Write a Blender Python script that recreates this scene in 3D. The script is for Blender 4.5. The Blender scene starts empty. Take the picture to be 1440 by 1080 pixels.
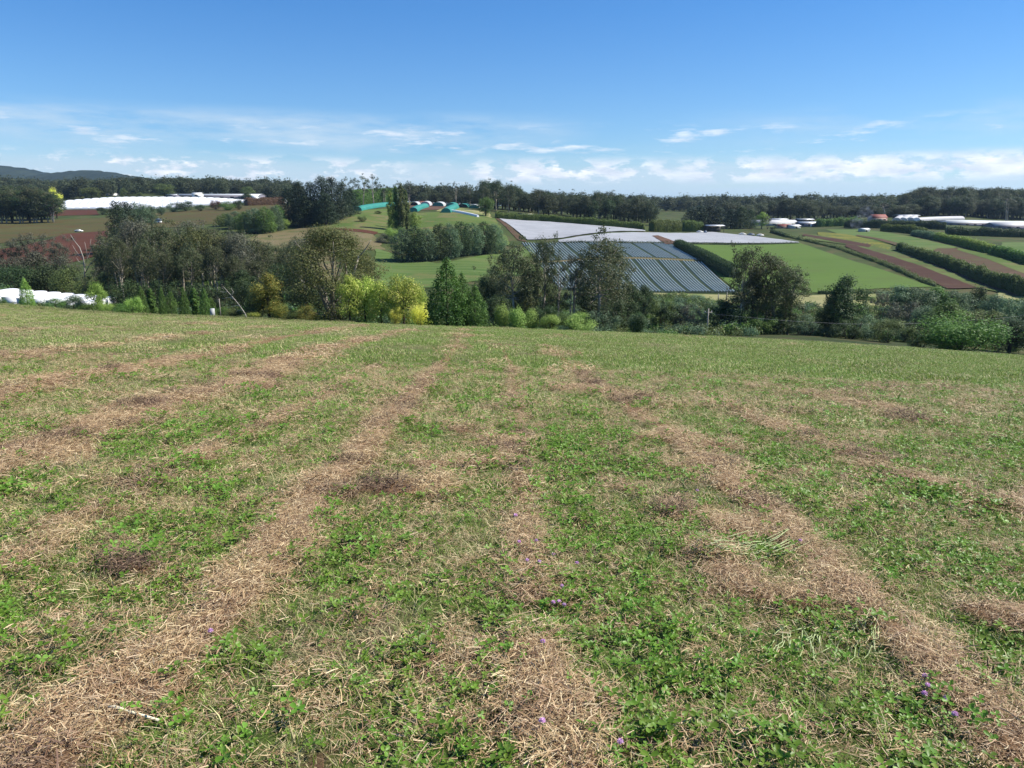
HAZE = 5e-5
import bpy, bmesh, math, random
import numpy as np
from mathutils import Vector, Matrix
PI = math.pi
SC = bpy.context.scene
COL = SC.collection
F, CX, CY = 1028.0, 720.0, 540.0
PITCH = math.radians(13.56)
SP, CP = math.sin(PITCH), math.cos(PITCH)
CAMZ = 1.6

# ------------------------------------------------------------------ view maths
def ray(px, row):
    x = (px - CX) / F; yu = (CY - row) / F
    dy = CP + yu * SP; dz = -SP + yu * CP
    return x / dy, -dz / dy            # u = x/y, t = drop per metre
def px_m(Y):                           # metres per photo pixel at distance Y
    return Y / F

# ------------------------------------------------------------------ terrain
A0 = 0.150
_e = [(0, 435), (230, 444), (460, 453.5), (640, 462), (770, 465), (900, 468), (1100, 478), (1280, 491), (1440, 505)]
_eu = np.array([ray(*p)[0] for p in _e]); _et = np.array([ray(*p)[1] for p in _e]) - 1.6 / 95 - A0
_cf = np.polyfit(_eu, _et, 3)
def hx(x):
    u = np.clip(x / 95.0, -0.8, 0.8); v = np.polyval(_cf, u)
    d = np.polyval(np.polyder(_cf), u)
    return 95.0 * (v + d * (x / 95.0 - u))
def z_field(x, y): return -A0 * y - hx(x)

CTL = """0 435 130;0 431 175;0 395 250;0 372 300;0 345 380;0 322 470;0 312 560;0 297 680;0 287 900;0 280 1400
150 446 125;150 439 175;150 400 240;150 352 340;150 331 410;150 308 560;150 298 640;150 281 800;150 274 1000;150 270 1400
300 450 118;300 442 170;300 400 230;300 352 330;300 320 420;300 302 540;300 292 650;300 282 760;300 274 950;300 272 1400
430 456 110;430 430 165;430 395 230;430 367 300;430 343 350;430 320 420;430 304 480;430 292 650;430 285 900;430 283 1400
500 460 112;500 432 170;500 395 240;500 343 340;500 331 370;500 311 430;500 298 480;500 291 560;500 285 800;500 285 1400
570 466 120;570 440 178;570 412 225;570 377 290;570 347 350;570 322 420;570 302 480;570 290 580;570 284 800;570 286 1400
650 472 125;650 445 180;650 402 240;650 367 310;650 332 390;650 307 460;650 298 510;650 290 620;650 288 900;650 289 1400
735 477 125;735 450 180;735 410 240;757 370 320;735 341 390;705 307 500;750 300 560;750 297 650;750 293 900;750 291 1400
850 477 125;850 452 175;850 413 240;850 370 310;850 341 385;850 325 450;850 313 540;850 304 700;850 295 1000;850 293 1400
950 473 130;950 452 170;950 431 205;950 411 245;950 368 320;950 342 395;950 326 500;950 316 580;950 305 800;950 296 1200
1100 472 125;1100 463 150;1100 445 185;1100 412 250;1100 370 330;1100 341 420;1100 326 500;1100 316 600;1100 305 800;1100 295 1200
1250 485 115;1250 473 140;1250 450 170;1250 412 240;1250 375 310;1250 350 380;1250 331 450;1250 316 560;1250 307 650;1250 298 900;1250 294 1300
1360 494 115;1360 483 135;1360 440 205;1360 402 260;1360 362 340;1360 337 420;1360 320 520;1360 307 650;1360 294 850;1360 291 1300
1440 502 115;1440 492 140;1440 445 200;1440 402 260;1440 366 330;1440 342 400;1440 327 500;1440 312 650;1440 295 850;1440 290 1300"""
_P = []; _G = []
def _w(u, Y): return (u * 2.4, math.log(Y) * 1.35)
for tok in CTL.replace("\n", ";").split(";"):
    a, b, c = (float(s) for s in tok.split())
    u, t = ray(a, b); _P.append(_w(u, c)); _G.append(t - 1.6 / c)
for u in np.linspace(-0.8, 0.8, 9):
    for Y in (78, 95):
        _P.append(_w(u, Y)); _G.append(-z_field(u * Y, Y) / Y)
    for Y, r in ((2600, 291), (12000, 292)):
        _P.append(_w(u, Y)); _G.append(ray(720, r)[1])
_P = np.array(_P); _G = np.array(_G)
def _phi(r2): return np.sqrt(r2 + 0.0025) ** 3 * 0.35 + np.sqrt(r2 + 0.01)
_D2 = ((_P[:, None] - _P[None]) ** 2).sum(-1)
_n = len(_P); _M = np.zeros((_n + 3, _n + 3))
_M[:_n, :_n] = _phi(_D2) + 0.0 * np.eye(_n)
_M[:_n, _n] = 1; _M[:_n, _n + 1:] = _P; _M[_n, :_n] = 1; _M[_n + 1:, :_n] = _P.T
_S = np.linalg.solve(_M, np.concatenate([_G, [0, 0, 0]]))
def g_far(u, Y):
    q = np.stack([np.clip(u, -0.85, 0.85) * 2.4, np.log(np.clip(Y, 70, 13000)) * 1.35], -1)
    out = np.zeros(len(q))
    for s in range(0, len(q), 4000):
        d2 = ((q[s:s + 4000, None] - _P[None]) ** 2).sum(-1)
        out[s:s + 4000] = _phi(d2) @ _S[:_n] + _S[_n] + q[s:s + 4000] @ _S[_n + 1:]
    return out
def zt(x, y):
    """terrain height, arrays or floats"""
    xs = np.atleast_1d(np.asarray(x, float)); ys = np.atleast_1d(np.asarray(y, float))
    yc = np.maximum(ys, 60.0)
    zf = z_field(xs, ys); y1 = np.minimum(yc, 1300.0); zz = -g_far(xs / yc, y1) * y1; q = np.clip((yc - 1300) / 1700, 0, 1); zz = zz * (1 - q * q * (3 - 2 * q)) - 3 * q
    w = np.clip((ys - 84.0) / 14.0, 0, 1); w = w * w * (3 - 2 * w)
    r = zf * (1 - w) + zz * w
    return r if np.ndim(x) or np.ndim(y) else float(r[0])
_YS = np.exp(np.linspace(math.log(97), math.log(3000), 400))
def Yr(px, row):
    """distance at which the sight line through a photo point meets the far ground"""
    u, t = ray(px, row)
    tt = 1.6 / _YS - zt(u * _YS, _YS) / _YS
    best = np.minimum.accumulate(tt)
    k = int(np.argmax(best <= t))
    if best[-1] > t: return 3000.0
    if k == 0: return 97.0
    a, b = best[k - 1], best[k]
    return float(_YS[k - 1] + (_YS[k] - _YS[k - 1]) * (a - t) / max(a - b, 1e-9))
def near_xy(px, row):
    """photo point on the near mown field"""
    u, t = ray(px, row); Y = 3.0
    for _ in range(40):
        Y = 1.6 / max(t + z_field(u * Y, Y) / Y, 0.0155)
        Y = min(Y, 103)
    return u * Y, Y
def gp(px, row):
    Y = Yr(px, row); return ray(px, row)[0] * Y, Y
def at(px, Y, row=None):
    return ray(px, 300 if row is None else row)[0] * Y

# ------------------------------------------------------------------ noise in numpy
_rs = np.random.RandomState(7); _T = _rs.rand(256, 256)
def vnoise(x, y):
    xi = np.floor(x).astype(int); yi = np.floor(y).astype(int)
    fx = x - xi; fy = y - yi; fx = fx * fx * (3 - 2 * fx); fy = fy * fy * (3 - 2 * fy)
    g = lambda a, b: _T[a & 255, b & 255]
    return (g(xi, yi) * (1 - fx) + g(xi + 1, yi) * fx) * (1 - fy) + (g(xi, yi + 1) * (1 - fx) + g(xi + 1, yi + 1) * fx) * fy
def fbm(x, y, o=4):
    s = 0; a = 0.5; n = 0
    for k in range(o):
        s = s + a * vnoise(x * 2 ** k + 17.3 * k, y * 2 ** k + 5.1 * k); n += a; a *= 0.55
    return s / n

# ------------------------------------------------------------------ mesh helpers
def npmesh(name, V, Q, mats, attrs=None, midx=None, smooth=False):
    me = bpy.data.meshes.new(name)
    V = np.asarray(V, np.float32); 
    if isinstance(Q, np.ndarray):
        k = Q.shape[1]; nf = len(Q); flat = Q.astype(np.int32).ravel(); st = np.arange(nf) * k; tot = np.full(nf, k)
    else:
        tot = np.array([len(q) for q in Q]); nf = len(Q); flat = np.array([i for q in Q for i in q], np.int32)
        st = np.concatenate([[0], np.cumsum(tot)[:-1]])
    me.vertices.add(len(V)); me.vertices.foreach_set('co', V.ravel())
    me.loops.add(len(flat)); me.loops.foreach_set('vertex_index', flat)
    me.polygons.add(nf); me.polygons.foreach_set('loop_start', st.astype(np.int32))
    try: me.polygons.foreach_set('loop_total', tot.astype(np.int32))
    except Exception: pass
    for m in mats: me.materials.append(m)
    if midx is not None: me.polygons.foreach_set('material_index', np.asarray(midx, np.int32))
    for n, (dom, arr) in (attrs or {}).items():
        a = me.attributes.new(n, 'FLOAT', dom); a.data.foreach_set('value', np.asarray(arr, np.float32))
    if smooth: me.polygons.foreach_set('use_smooth', np.ones(nf, bool))
    me.update(calc_edges=True); me.validate()
    return me
class MB:
    """collects simple shapes for ONE mesh"""
    def __init__(s): s.V = []; s.Q = []
    def add(s, vs, qs):
        o = len(s.V); s.V += [tuple(v) for v in vs]; s.Q += [tuple(i + o for i in q) for q in qs]; return s
    def box(s, cx, cy, z0, sx, sy, sz, rz=0, taper=1.0):
        c, d = math.cos(rz), math.sin(rz); vs = []
        for z, k in ((z0, 1), (z0 + sz, taper)):
            for a, b in ((-1, -1), (1, -1), (1, 1), (-1, 1)):
                x, y = a * sx / 2 * k, b * sy / 2 * k
                vs.append((cx + x * c - y * d, cy + x * d + y * c, z))
        return s.add(vs, [(3, 2, 1, 0), (4, 5, 6, 7), (0, 1, 5, 4), (1, 2, 6, 5), (2, 3, 7, 6), (3, 0, 4, 7)])
    def tube(s, pts, rad, n=6):
        rings = []; P = [Vector(p) for p in pts]
        for i, p in enumerate(P):
            d = (P[min(i + 1, len(P) - 1)] - P[max(i - 1, 0)]).normalized()
            a = d.orthogonal().normalized() if abs(d.z) > .9 else d.cross(Vector((0, 0, 1))).normalized()
            b = d.cross(a); r = rad[i] if hasattr(rad, '__len__') else rad
            rings.append([p + (a * math.cos(2 * PI * k / n) + b * math.sin(2 * PI * k / n)) * r for k in range(n)])
        vs = [v for r in rings for v in r]; qs = []
        for i in range(len(P) - 1):
            for k in range(n):
                qs.append((i * n + k, i * n + (k + 1) % n, (i + 1) * n + (k + 1) % n, (i + 1) * n + k))
        qs.append(tuple(range(n))[::-1]); qs.append(tuple((len(P) - 1) * n + k for k in range(n)))
        return s.add(vs, qs)
    def mesh(s, name, mat, smooth=False): return npmesh(name, s.V, s.Q, [mat], smooth=smooth)
    def build(s, name, mat, parent=None, smooth=False): return link(name, s.mesh(name, mat, smooth), parent)
def link(name, me, parent=None):
    o = bpy.data.objects.new(name, me); COL.objects.link(o); o.parent = parent; return o
def tag(o, label=None, cat=None, group=None, kind=None):
    if label: o['label'] = label
    if cat: o['category'] = cat
    if group: o['group'] = group
    if kind: o['kind'] = kind
    return o
def empty(name, loc, rz=0, label=None, cat=None, group=None):
    o = bpy.data.objects.new(name, None); COL.objects.link(o); o.location = loc; o.rotation_euler = (0, 0, rz)
    o.empty_display_size = 0.5
    return tag(o, label, cat, group)

# ------------------------------------------------------------------ materials
class NT:
    def __init__(s, name, world=None):
        if world: s.m = world
        else: s.m = bpy.data.materials.new(name)
        s.m.use_nodes = True; s.t = s.m.node_tree; s.t.nodes.clear()
    def n(s, typ, **k):
        nd = s.t.nodes.new(typ); ins = k.pop('ins', {})
        for a, v in k.items(): setattr(nd, a, v)
        for a, v in ins.items(): s.set(nd.inputs[a], v)
        return nd
    def set(s, sock, v):
        if isinstance(v, bpy.types.NodeSocket): s.t.links.new(v, sock)
        elif isinstance(v, bpy.types.Node): s.t.links.new(v.outputs[0], sock)
        else:
            if sock.type == 'RGBA' and len(v) == 3: v = (*v, 1)
            sock.default_value = v
    def noise(s, scale, vec=None, detail=4, rough=.55, lac=2.0):
        nd = s.n('ShaderNodeTexNoise', ins={'Scale': scale, 'Detail': detail, 'Roughness': rough, 'Lacunarity': lac})
        if vec is not None: s.set(nd.inputs['Vector'], vec)
        return nd.outputs['Fac']
    def mix(s, f, a, b, blend='MIX'):
        nd = s.n('ShaderNodeMix', data_type='RGBA', blend_type=blend)
        s.set(nd.inputs['Factor'], f); s.set(nd.inputs['A'], a); s.set(nd.inputs['B'], b); return nd.outputs['Result']
    def math(s, op, a, b=0.0, c=None, clamp=False):
        nd = s.n('ShaderNodeMath', operation=op, use_clamp=clamp); s.set(nd.inputs[0], a); s.set(nd.inputs[1], b)
        if c is not None: s.set(nd.inputs[2], c)
        return nd.outputs[0]
    def rng(s, v, a, b, c=0.0, d=1.0, smooth=False):
        nd = s.n('ShaderNodeMapRange', interpolation_type='SMOOTHSTEP' if smooth else 'LINEAR')
        for k, q in zip(('Value', 'From Min', 'From Max', 'To Min', 'To Max'), (v, a, b, c, d)): s.set(nd.inputs[k], q)
        return nd.outputs[0]
    def attr(s, name): return s.n('ShaderNodeAttribute', attribute_name=name).outputs['Fac']
    def mapping(s, vec, rot=(0, 0, 0), scale=(1, 1, 1)):
        return s.n('ShaderNodeMapping', ins={'Vector': vec, 'Rotation': rot, 'Scale': scale}).outputs[0]
    def bsdf(s, col, rough=.8, spec=.3, bump=None, bstr=.4, bdist=.05, transl=0, metal=0):
        p = s.n('ShaderNodeBsdfPrincipled', ins={'Base Color': col, 'Roughness': rough, 'Specular IOR Level': spec, 'Metallic': metal})
        if bump is not None:
            b = s.n('ShaderNodeBump', ins={'Strength': bstr, 'Distance': bdist, 'Height': bump})
            s.set(p.inputs['Normal'], b.outputs[0])
        out = p.outputs[0]
        if transl:
            tr = s.n('ShaderNodeBsdfTranslucent'); s.set(tr.inputs['Color'], col)
            mx = s.n('ShaderNodeMixShader', ins={'Fac': transl}); s.set(mx.inputs[1], out); s.set(mx.inputs[2], tr.outputs[0]); out = mx.outputs[0]
        o = s.n('ShaderNodeOutputMaterial'); s.t.links.new(out, o.inputs['Surface'])
        return s.m
def leaf_mat(name, a, b, c=None, transl=.35, rough=.6, K=1.32):
    """leaves: each leaf picks a tone between a and b (clump tones too); the whole plant shifts a little"""
    a, b, c = (tuple(min(.9, k * K) for k in q) if q else q for q in (a, b, c))
    t = NT(name); v = t.attr('v'); r = t.n('ShaderNodeObjectInfo').outputs['Random']
    col = t.mix(v, a, b)
    if c: col = t.mix(t.rng(t.attr('w'), .62, .9), col, c)
    hs = t.n('ShaderNodeHueSaturation', ins={'Hue': t.rng(r, 0, 1, .485, .515), 'Value': t.rng(r, 0, 1, .8, 1.2), 'Color': col})
    return t.bsdf(hs.outputs[0], rough, .25, transl=transl)
def plain(name, col, rough=.7, spec=.3, var=.12, scale=1.0, metal=0):
    t = NT(name); tc = t.n('ShaderNodeTexCoord').outputs['Object']; nz = t.noise(scale, tc, 5)
    c2 = tuple(min(1, x * (1 + var * 2)) for x in col); c1 = tuple(x * (1 - var * 2) for x in col)
    return t.bsdf(t.mix(nz, c1, c2), rough, spec, metal=metal)
def bark(name, a, b):
    t = NT(name); tc = t.n('ShaderNodeTexCoord').outputs['Object']
    nz = t.noise(9, t.mapping(tc, scale=(4, 4, .6)), 5)
    return t.bsdf(t.mix(t.rng(nz, .35, .65), a, b), .9, .1, bump=nz, bdist=.02)
def ground_mat(name, a, b, c=None, big=.02, fine=.9, ang=None, stripe=0, sa=None, bd=.15):
    """crop or soil: large patches, fine speckle, optional rows running at an angle"""
    a, b, c, sa = (tuple(k * .72 for k in q) if q else q for q in (a, b, c, sa))
    t = NT(name); tc = t.n('ShaderNodeTexCoord').outputs['Object']
    n1 = t.noise(big, tc, 5, .6); n2 = t.noise(fine, tc, 6, .7)
    f = t.math('ADD', t.math('MULTIPLY', t.rng(n1, .36, .62), .6), t.math('MULTIPLY', t.rng(n2, .25, .75), .4))
    col = t.mix(f, a, b)
    if c: col = t.mix(t.rng(t.noise(big * 3.1, tc, 6, .65), .50, .62), col, c)
    h = n2
    if ang is not None:
        mp = t.mapping(tc, rot=(0, 0, -ang), scale=(.03, 1, 1))
        wv = t.noise(stripe, t.mapping(tc, rot=(0, 0, -ang), scale=(.012, 1, 1)), 3, .6)
        col = t.mix(t.rng(wv, .42, .6), col, sa or b); h = wv
    return t.bsdf(col, .95, .1, bump=h, bstr=.5, bdist=bd)
L = {
 'gum': leaf_mat('gum_leaves', (.034, .050, .022), (.095, .115, .052), (.12, .115, .055)),
 'brown': leaf_mat('brown_green_leaves', (.045, .062, .020), (.125, .135, .045), (.15, .135, .05)),
 'grey': leaf_mat('grey_twigs', (.052, .060, .038), (.12, .125, .085), (.115, .11, .08)),
 'olive': leaf_mat('olive_leaves', (.06, .085, .028), (.12, .15, .045)),
 'dark': leaf_mat('dark_leaves', (.022, .042, .016), (.055, .085, .03)),
 'pine': leaf_mat('pine_needles', (.012, .024, .012), (.03, .05, .022), transl=.1),
 'mid': leaf_mat('mid_green_leaves', (.045, .10, .022), (.12, .20, .045)),
 'blue': leaf_mat('blue_green_leaves', (.055, .095, .05), (.12, .18, .095)),
 'deep': leaf_mat('deep_green_leaves', (.028, .075, .014), (.085, .165, .03)),
 'pale': leaf_mat('pale_green_leaves', (.15, .25, .05), (.34, .46, .13)),
 'bright': leaf_mat('bright_green_leaves', (.11, .19, .03), (.27, .37, .09)),
 'lime': leaf_mat('lime_leaves', (.14, .22, .03), (.36, .44, .08), (.66, .66, .20)),
 'gold': leaf_mat('golden_leaves', (.48, .46, .06), (.80, .76, .18)),
 'amber': leaf_mat('amber_leaves', (.085, .11, .025), (.22, .22, .045), (.28, .21, .045)),
 'hedge': leaf_mat('hedge_leaves', (.05, .085, .018), (.13, .17, .035)),
 'red': leaf_mat('russet_leaves', (.06, .035, .022), (.14, .075, .045)),
 'far': leaf_mat('far_leaves', (.030, .044, .022), (.075, .088, .042)),
}
BARK = {'gum': bark('gum_bark', (.16, .14, .11), (.42, .38, .31)), 'dark': bark('dark_bark', (.03, .025, .02), (.09, .07, .05)),
        'white': bark('bleached_wood', (.24, .22, .19), (.45, .42, .37))}

# ------------------------------------------------------------------ plants
def rhomb(rng, P, size, asp=.55, N=None, jit=.5):
    n = len(P); a = rng.normal(size=(n, 3)); a /= np.linalg.norm(a, axis=1)[:, None]
    if N is None: N = rng.normal(size=(n, 3))
    else: a = np.cross(a, N); a /= np.linalg.norm(a, axis=1)[:, None]
    b = np.cross(a, N); b /= np.linalg.norm(b, axis=1)[:, None]
    s = size * (1 - jit / 2 + jit * rng.rand(n))[:, None]
    V = np.stack([P - a * s, P + b * s * asp, P + a * s, P - b * s * asp], 1).reshape(-1, 3)
    return V, np.arange(4 * n).reshape(-1, 4)
def cloud(rng, clumps, n, size, shell=.45, asp=.55, droop=0.0):
    C = np.array(clumps, float); w = (C[:, 3] * C[:, 4] + C[:, 3] * C[:, 5]); w /= w.sum()
    k = rng.choice(len(C), n, p=w); d = rng.normal(size=(n, 3)); d /= np.linalg.norm(d, axis=1)[:, None]
    r = (1 - shell * rng.rand(n) ** 1.4) * (1 + .16 * rng.normal(size=n))
    lump = 1 + .22 * np.sin(d[:, 0] * 5 + k * 1.7) * np.cos(d[:, 1] * 4 + k) 
    P = C[k, :3] + d * C[k, 3:6] * (r * lump)[:, None]; P[:, 2] = np.maximum(P[:, 2], .004)
    Nn = d * .9 + np.array([0, 0, .45]) + rng.normal(size=(n, 3)) * .42
    V, Q = rhomb(rng, P, size, asp, Nn)
    if droop: pass
    ct = rng.rand(len(C)); v = np.clip(.55 * ct[k] + .45 * rng.rand(n), 0, 1)
    return V, Q, v, rng.rand(n) * .75 + ct[(k * 7) % len(C)] * .25
def crown_mesh(name, rng, clumps, n, size, mat, **k):
    V, Q, v, w = cloud(rng, clumps, n, size, **k)
    return npmesh(name, V, Q, [mat], {'v': ('FACE', v), 'w': ('FACE', w)})
def limb(m, rng, a, b, r0, r1, sag=.03, n=5, seg=5):
    a = Vector(a); b = Vector(b); L_ = (b - a).length; pts = []; off = Vector(rng.normal(size=3)) * sag * L_
    for i in range(seg + 1):
        t = i / seg; pts.append(a.lerp(b, t) + off * math.sin(PI * t) + Vector((0, 0, -1)) * L_ * .12 * math.sin(PI * t) * (1 - t))
    m.tube(pts, [r0 + (r1 - r0) * (i / seg) for i in range(seg + 1)], n)

def proto(kind, seed, n=None):
    """unit-height prototype: (crown mesh, trunk mesh). Footprint radius given per kind"""
    rng = np.random.RandomState(seed); T = MB(); cl = []
    leafn, size, shell, asp = 4200, .013, .5, .5
    if kind in ('gum', 'sparse', 'belt'):
        nt = 1 if rng.rand() < .6 else 2; base = []
        for q in range(nt):
            lean = rng.normal(size=2) * .05; x0 = (q - (nt - 1) / 2) * .05
            top = (x0 + lean[0], lean[1], .62 + .1 * rng.rand()); fork = (x0 + lean[0] * .5, lean[1] * .5, .30 + .12 * rng.rand())
            limb(T, rng, (x0, 0, -.03), fork, .02 if kind == 'belt' else .017, .014, .02, 7); limb(T, rng, fork, top, .013, .006, .03, 6); base.append((fork, top))
        k = {'gum': 24, 'belt': 22}.get(kind, 12)
        for i in range(k):
            t = (i + .5) / k; z = .26 + .67 * t ** .85 if kind == 'gum' else .44 + .49 * t ** .8 if kind == 'belt' else .45 + .48 * t
            rad = (.23 * math.sin(PI * min(1, .22 + t * .70)) + .02) * (.55 + .6 * rng.rand()); an = i * 2.4 + rng.rand()
            c = (rad * math.cos(an), rad * math.sin(an), z); r = (.10 if kind == 'gum' else .105 if kind == 'belt' else .06) * (.65 + .7 * rng.rand())
            cl.append((*c, r * 1.15, r * 1.15, r * .72))
            f, tp = base[i % len(base)]; s = Vector(f).lerp(Vector(tp), max(0, min(1, (z - .42) * 1.6)))
            limb(T, rng, s, c, .006, .0018, .06, 4, 4)
            for j in range(2):
                e = np.array(c) + rng.normal(size=3) * r * .8; limb(T, rng, c, e, .0018, .0008, .05, 3, 2)
                cl.append((*e, r * .5, r * .5, r * .36))
        leafn = 7200 if kind != 'sparse' else 1900; size = .0125; shell = .55; asp = .42
    elif kind == 'bushy':
        limb(T, rng, (0, 0, -.03), (.01, 0, .5), .03, .012, .02, 7)
        for i in range(34):
            d = rng.normal(size=3); d /= np.linalg.norm(d); d[2] = d[2] * .95; q_ = 1.0 if i % 3 else .5
            c = (d[0] * .25 * q_, d[1] * .25 * q_, .48 + d[2] * .37); r = .125 * (.6 + .7 * rng.rand()); cl.append((*c, r, r, r * .9))
            if i % 2: limb(T, rng, (.0, 0, .25 + .2 * rng.rand()), c, .010, .003, .05, 4, 3)
        leafn, size = 6000, .0155
    elif kind == 'full':      # dense oval, leafy to the ground
        limb(T, rng, (0, 0, -.03), (0, 0, .8), .025, .008, .02, 6)
        for i in range(40):
            t = (i + .5) / 40; z = .05 + .88 * t; R = .22 * math.sqrt(max(.05, 1 - (2 * t - .85) ** 2 * .8)) * (.65 + .5 * rng.rand()); an = i * 2.4; r = .11 * (.7 + .5 * rng.rand()) * (1 - .45 * t ** 3)
            cl.append((R * math.cos(an), R * math.sin(an), z, r, r, r * 1.1))
        leafn, size = 7000, .0145
    elif kind == 'bigum':     # wide spreading old gum, foliage to near the ground
        for q in range(5):
            an = q * 1.3; e = (.22 * math.cos(an), .22 * math.sin(an), .6 + .1 * rng.rand())
            limb(T, rng, (.01 * q, 0, -.02), e, .03, .008, .06, 7)
            limb(T, rng, e, (e[0] * 1.5, e[1] * 1.5, .85), .008, .002, .06, 5)
        for i in range(80):
            an = i * 2.4; t = rng.rand(); z = .12 + .80 * t; R = .42 * math.sin(PI * min(1, .3 + t * .62)) * math.sqrt(.15 + .85 * rng.rand())
            r = .095 * (.6 + .8 * rng.rand()); cl.append((R * math.cos(an), R * math.sin(an), z, r * 1.1, r * 1.1, r * .8))
            if i % 3 == 0: limb(T, rng, (0, 0, z * .5), cl[-1][:3], .008, .002, .05, 4, 4)
        leafn, size, shell, asp = 32000, .0088, .5, .45
    elif kind == 'pine':
        limb(T, rng, (0, 0, -.03), (0, 0, .9), .03, .006, .01, 7)
        for i in range(40):
            t = (i + .5) / 40; z = .06 + .88 * t; R = .25 * (1 - t) ** .5 * (.5 + .5 * rng.rand()); an = i * 2.4
            r = .09 * (1.1 - .4 * t); cl.append((R * math.cos(an), R * math.sin(an), z, r * 1.3, r * 1.3, r * 1.0))
        leafn, size, asp = 8000, .014, .4
    elif kind == 'cone':      # pyramidal broadleaf, leafy to the ground
        limb(T, rng, (0, 0, -.03), (0, 0, .9), .02, .005, .01, 6)
        for i in range(46):
            t = (i + .5) / 46; z = .05 + .9 * t; R = .22 * (1 - t ** 2.3) * (.72 + .4 * rng.rand()); an = i * 2.4; r = .095 * (1.15 - .7 * t)
            cl.append((R * math.cos(an), R * math.sin(an), z, r, r, r * 1.3))
        leafn, size, asp = 8200, .0125, .6
    elif kind == 'poplar':
        limb(T, rng, (0, 0, -.03), (0, 0, .93), .02, .004, .008, 6)
        for i in range(26):
            t = (i + .5) / 26; z = .1 + .84 * t; R = .075 * math.sin(PI * (.2 + .72 * t)) * rng.rand(); an = i * 2.4; r = .05 * (1.1 - .6 * t)
            cl.append((R * math.cos(an), R * math.sin(an), z, r, r, r * 1.7))
        leafn, size = 3800, .013
    elif kind == 'shrub':     # rounded, reaches the ground, radius .5
        limb(T, rng, (0, 0, -.05), (.02, 0, .45), .02, .006, .03, 5)
        for i in range(22):
            d = rng.normal(size=3); d /= np.linalg.norm(d); c = (d[0] * .30, d[1] * .30, .46 + d[2] * .33)
            r = .2 * (.65 + .55 * rng.rand()); cl.append((*c, r, r, r * .85))
            if i % 3 == 0: limb(T, rng, (0, 0, .02), c, .012, .003, .05, 4, 3)
        leafn, size = 6500, .0165
    elif kind == 'clipped':   # neat dense ball
        limb(T, rng, (0, 0, -.05), (0, 0, .4), .03, .01, .0, 5)
        cl = [(0, 0, .50, .36, .36, .47), (.06, .03, .40, .36, .36, .36), (-.07, 0, .52, .34, .34, .40), (.12, -.1, .6, .24, .24, .28), (-.12, .12, .35, .26, .26, .28), (-.05, -.14, .66, .22, .22, .25)]
        leafn, size, shell = 5200, .027, .16
    elif kind == 'thicket':   # wide low tangled scrub, radius .5
        for i in range(12):
            an = rng.rand() * 6.3; e = (.35 * math.cos(an), .35 * math.sin(an), .5 + .4 * rng.rand()); limb(T, rng, (e[0] * .3, e[1] * .3, -.05), e, .008, .002, .07, 4, 4)
        for i in range(30):
            an = rng.rand() * 6.3; R = .38 * math.sqrt(rng.rand()); z = .2 + .62 * rng.rand() * (1 - R); r = .11 * (.6 + .9 * rng.rand())
            cl.append((R * math.cos(an), R * math.sin(an), z, r, r, r * .9))
        leafn, size, shell = 4200, .018, .8
    elif kind == 'twiggy':    # greyish thin tree, many fine branches
        for i in range(5):
            an = i * 1.3 + rng.rand(); e = Vector((.14 * math.cos(an), .14 * math.sin(an), .6)); limb(T, rng, (0, 0, -.03), e, .014, .006, .05, 5)
            for j in range(7):
                f = e + Vector(rng.normal(size=3)) * .13; f.z = .55 + .4 * rng.rand(); limb(T, rng, e, f, .005, .001, .08, 3, 4)
                cl.append((*f, .07, .07, .055))
        leafn, size, shell, asp = 5200, .011, .9, .35
    if n: size *= math.sqrt(leafn / n) * .9; leafn = n
    cm = crown_mesh(kind + '_crown', rng, cl, leafn, size, L['mid'], shell=shell, asp=asp)
    tm = T.mesh(kind + '_trunk', BARK['gum' if kind in ('gum', 'belt', 'sparse', 'bigum') else 'dark'], True)
    # measured radius of the crown so that widths in the photo can be matched
    co = np.empty(len(cm.vertices) * 3, np.float32); cm.vertices.foreach_get('co', co); co = co.reshape(-1, 3)
    rad = np.percentile(np.hypot(co[:, 0], co[:, 1]), 91); top = np.percentile(co[:, 2], 99.7)
    return cm, tm, rad, top
PROTO = {}
NV = {'gum': 5, 'belt': 5, 'full': 4, 'sparse': 3, 'bushy': 3, 'pine': 3, 'shrub': 4, 'thicket': 3, 'twiggy': 3, 'cone': 2, 'poplar': 2, 'bigum': 1, 'clipped': 1}
PN = 0
def get_proto(kind, i, far=False):
    k = (kind, i % NV[kind], far)
    if k not in PROTO: PROTO[k] = proto(kind, 100 + 13 * (i % NV[kind]) + 7 * len(kind), n=900 if far else None)
    return PROTO[k]
RND = random.Random(5); CNT = 0
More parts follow.
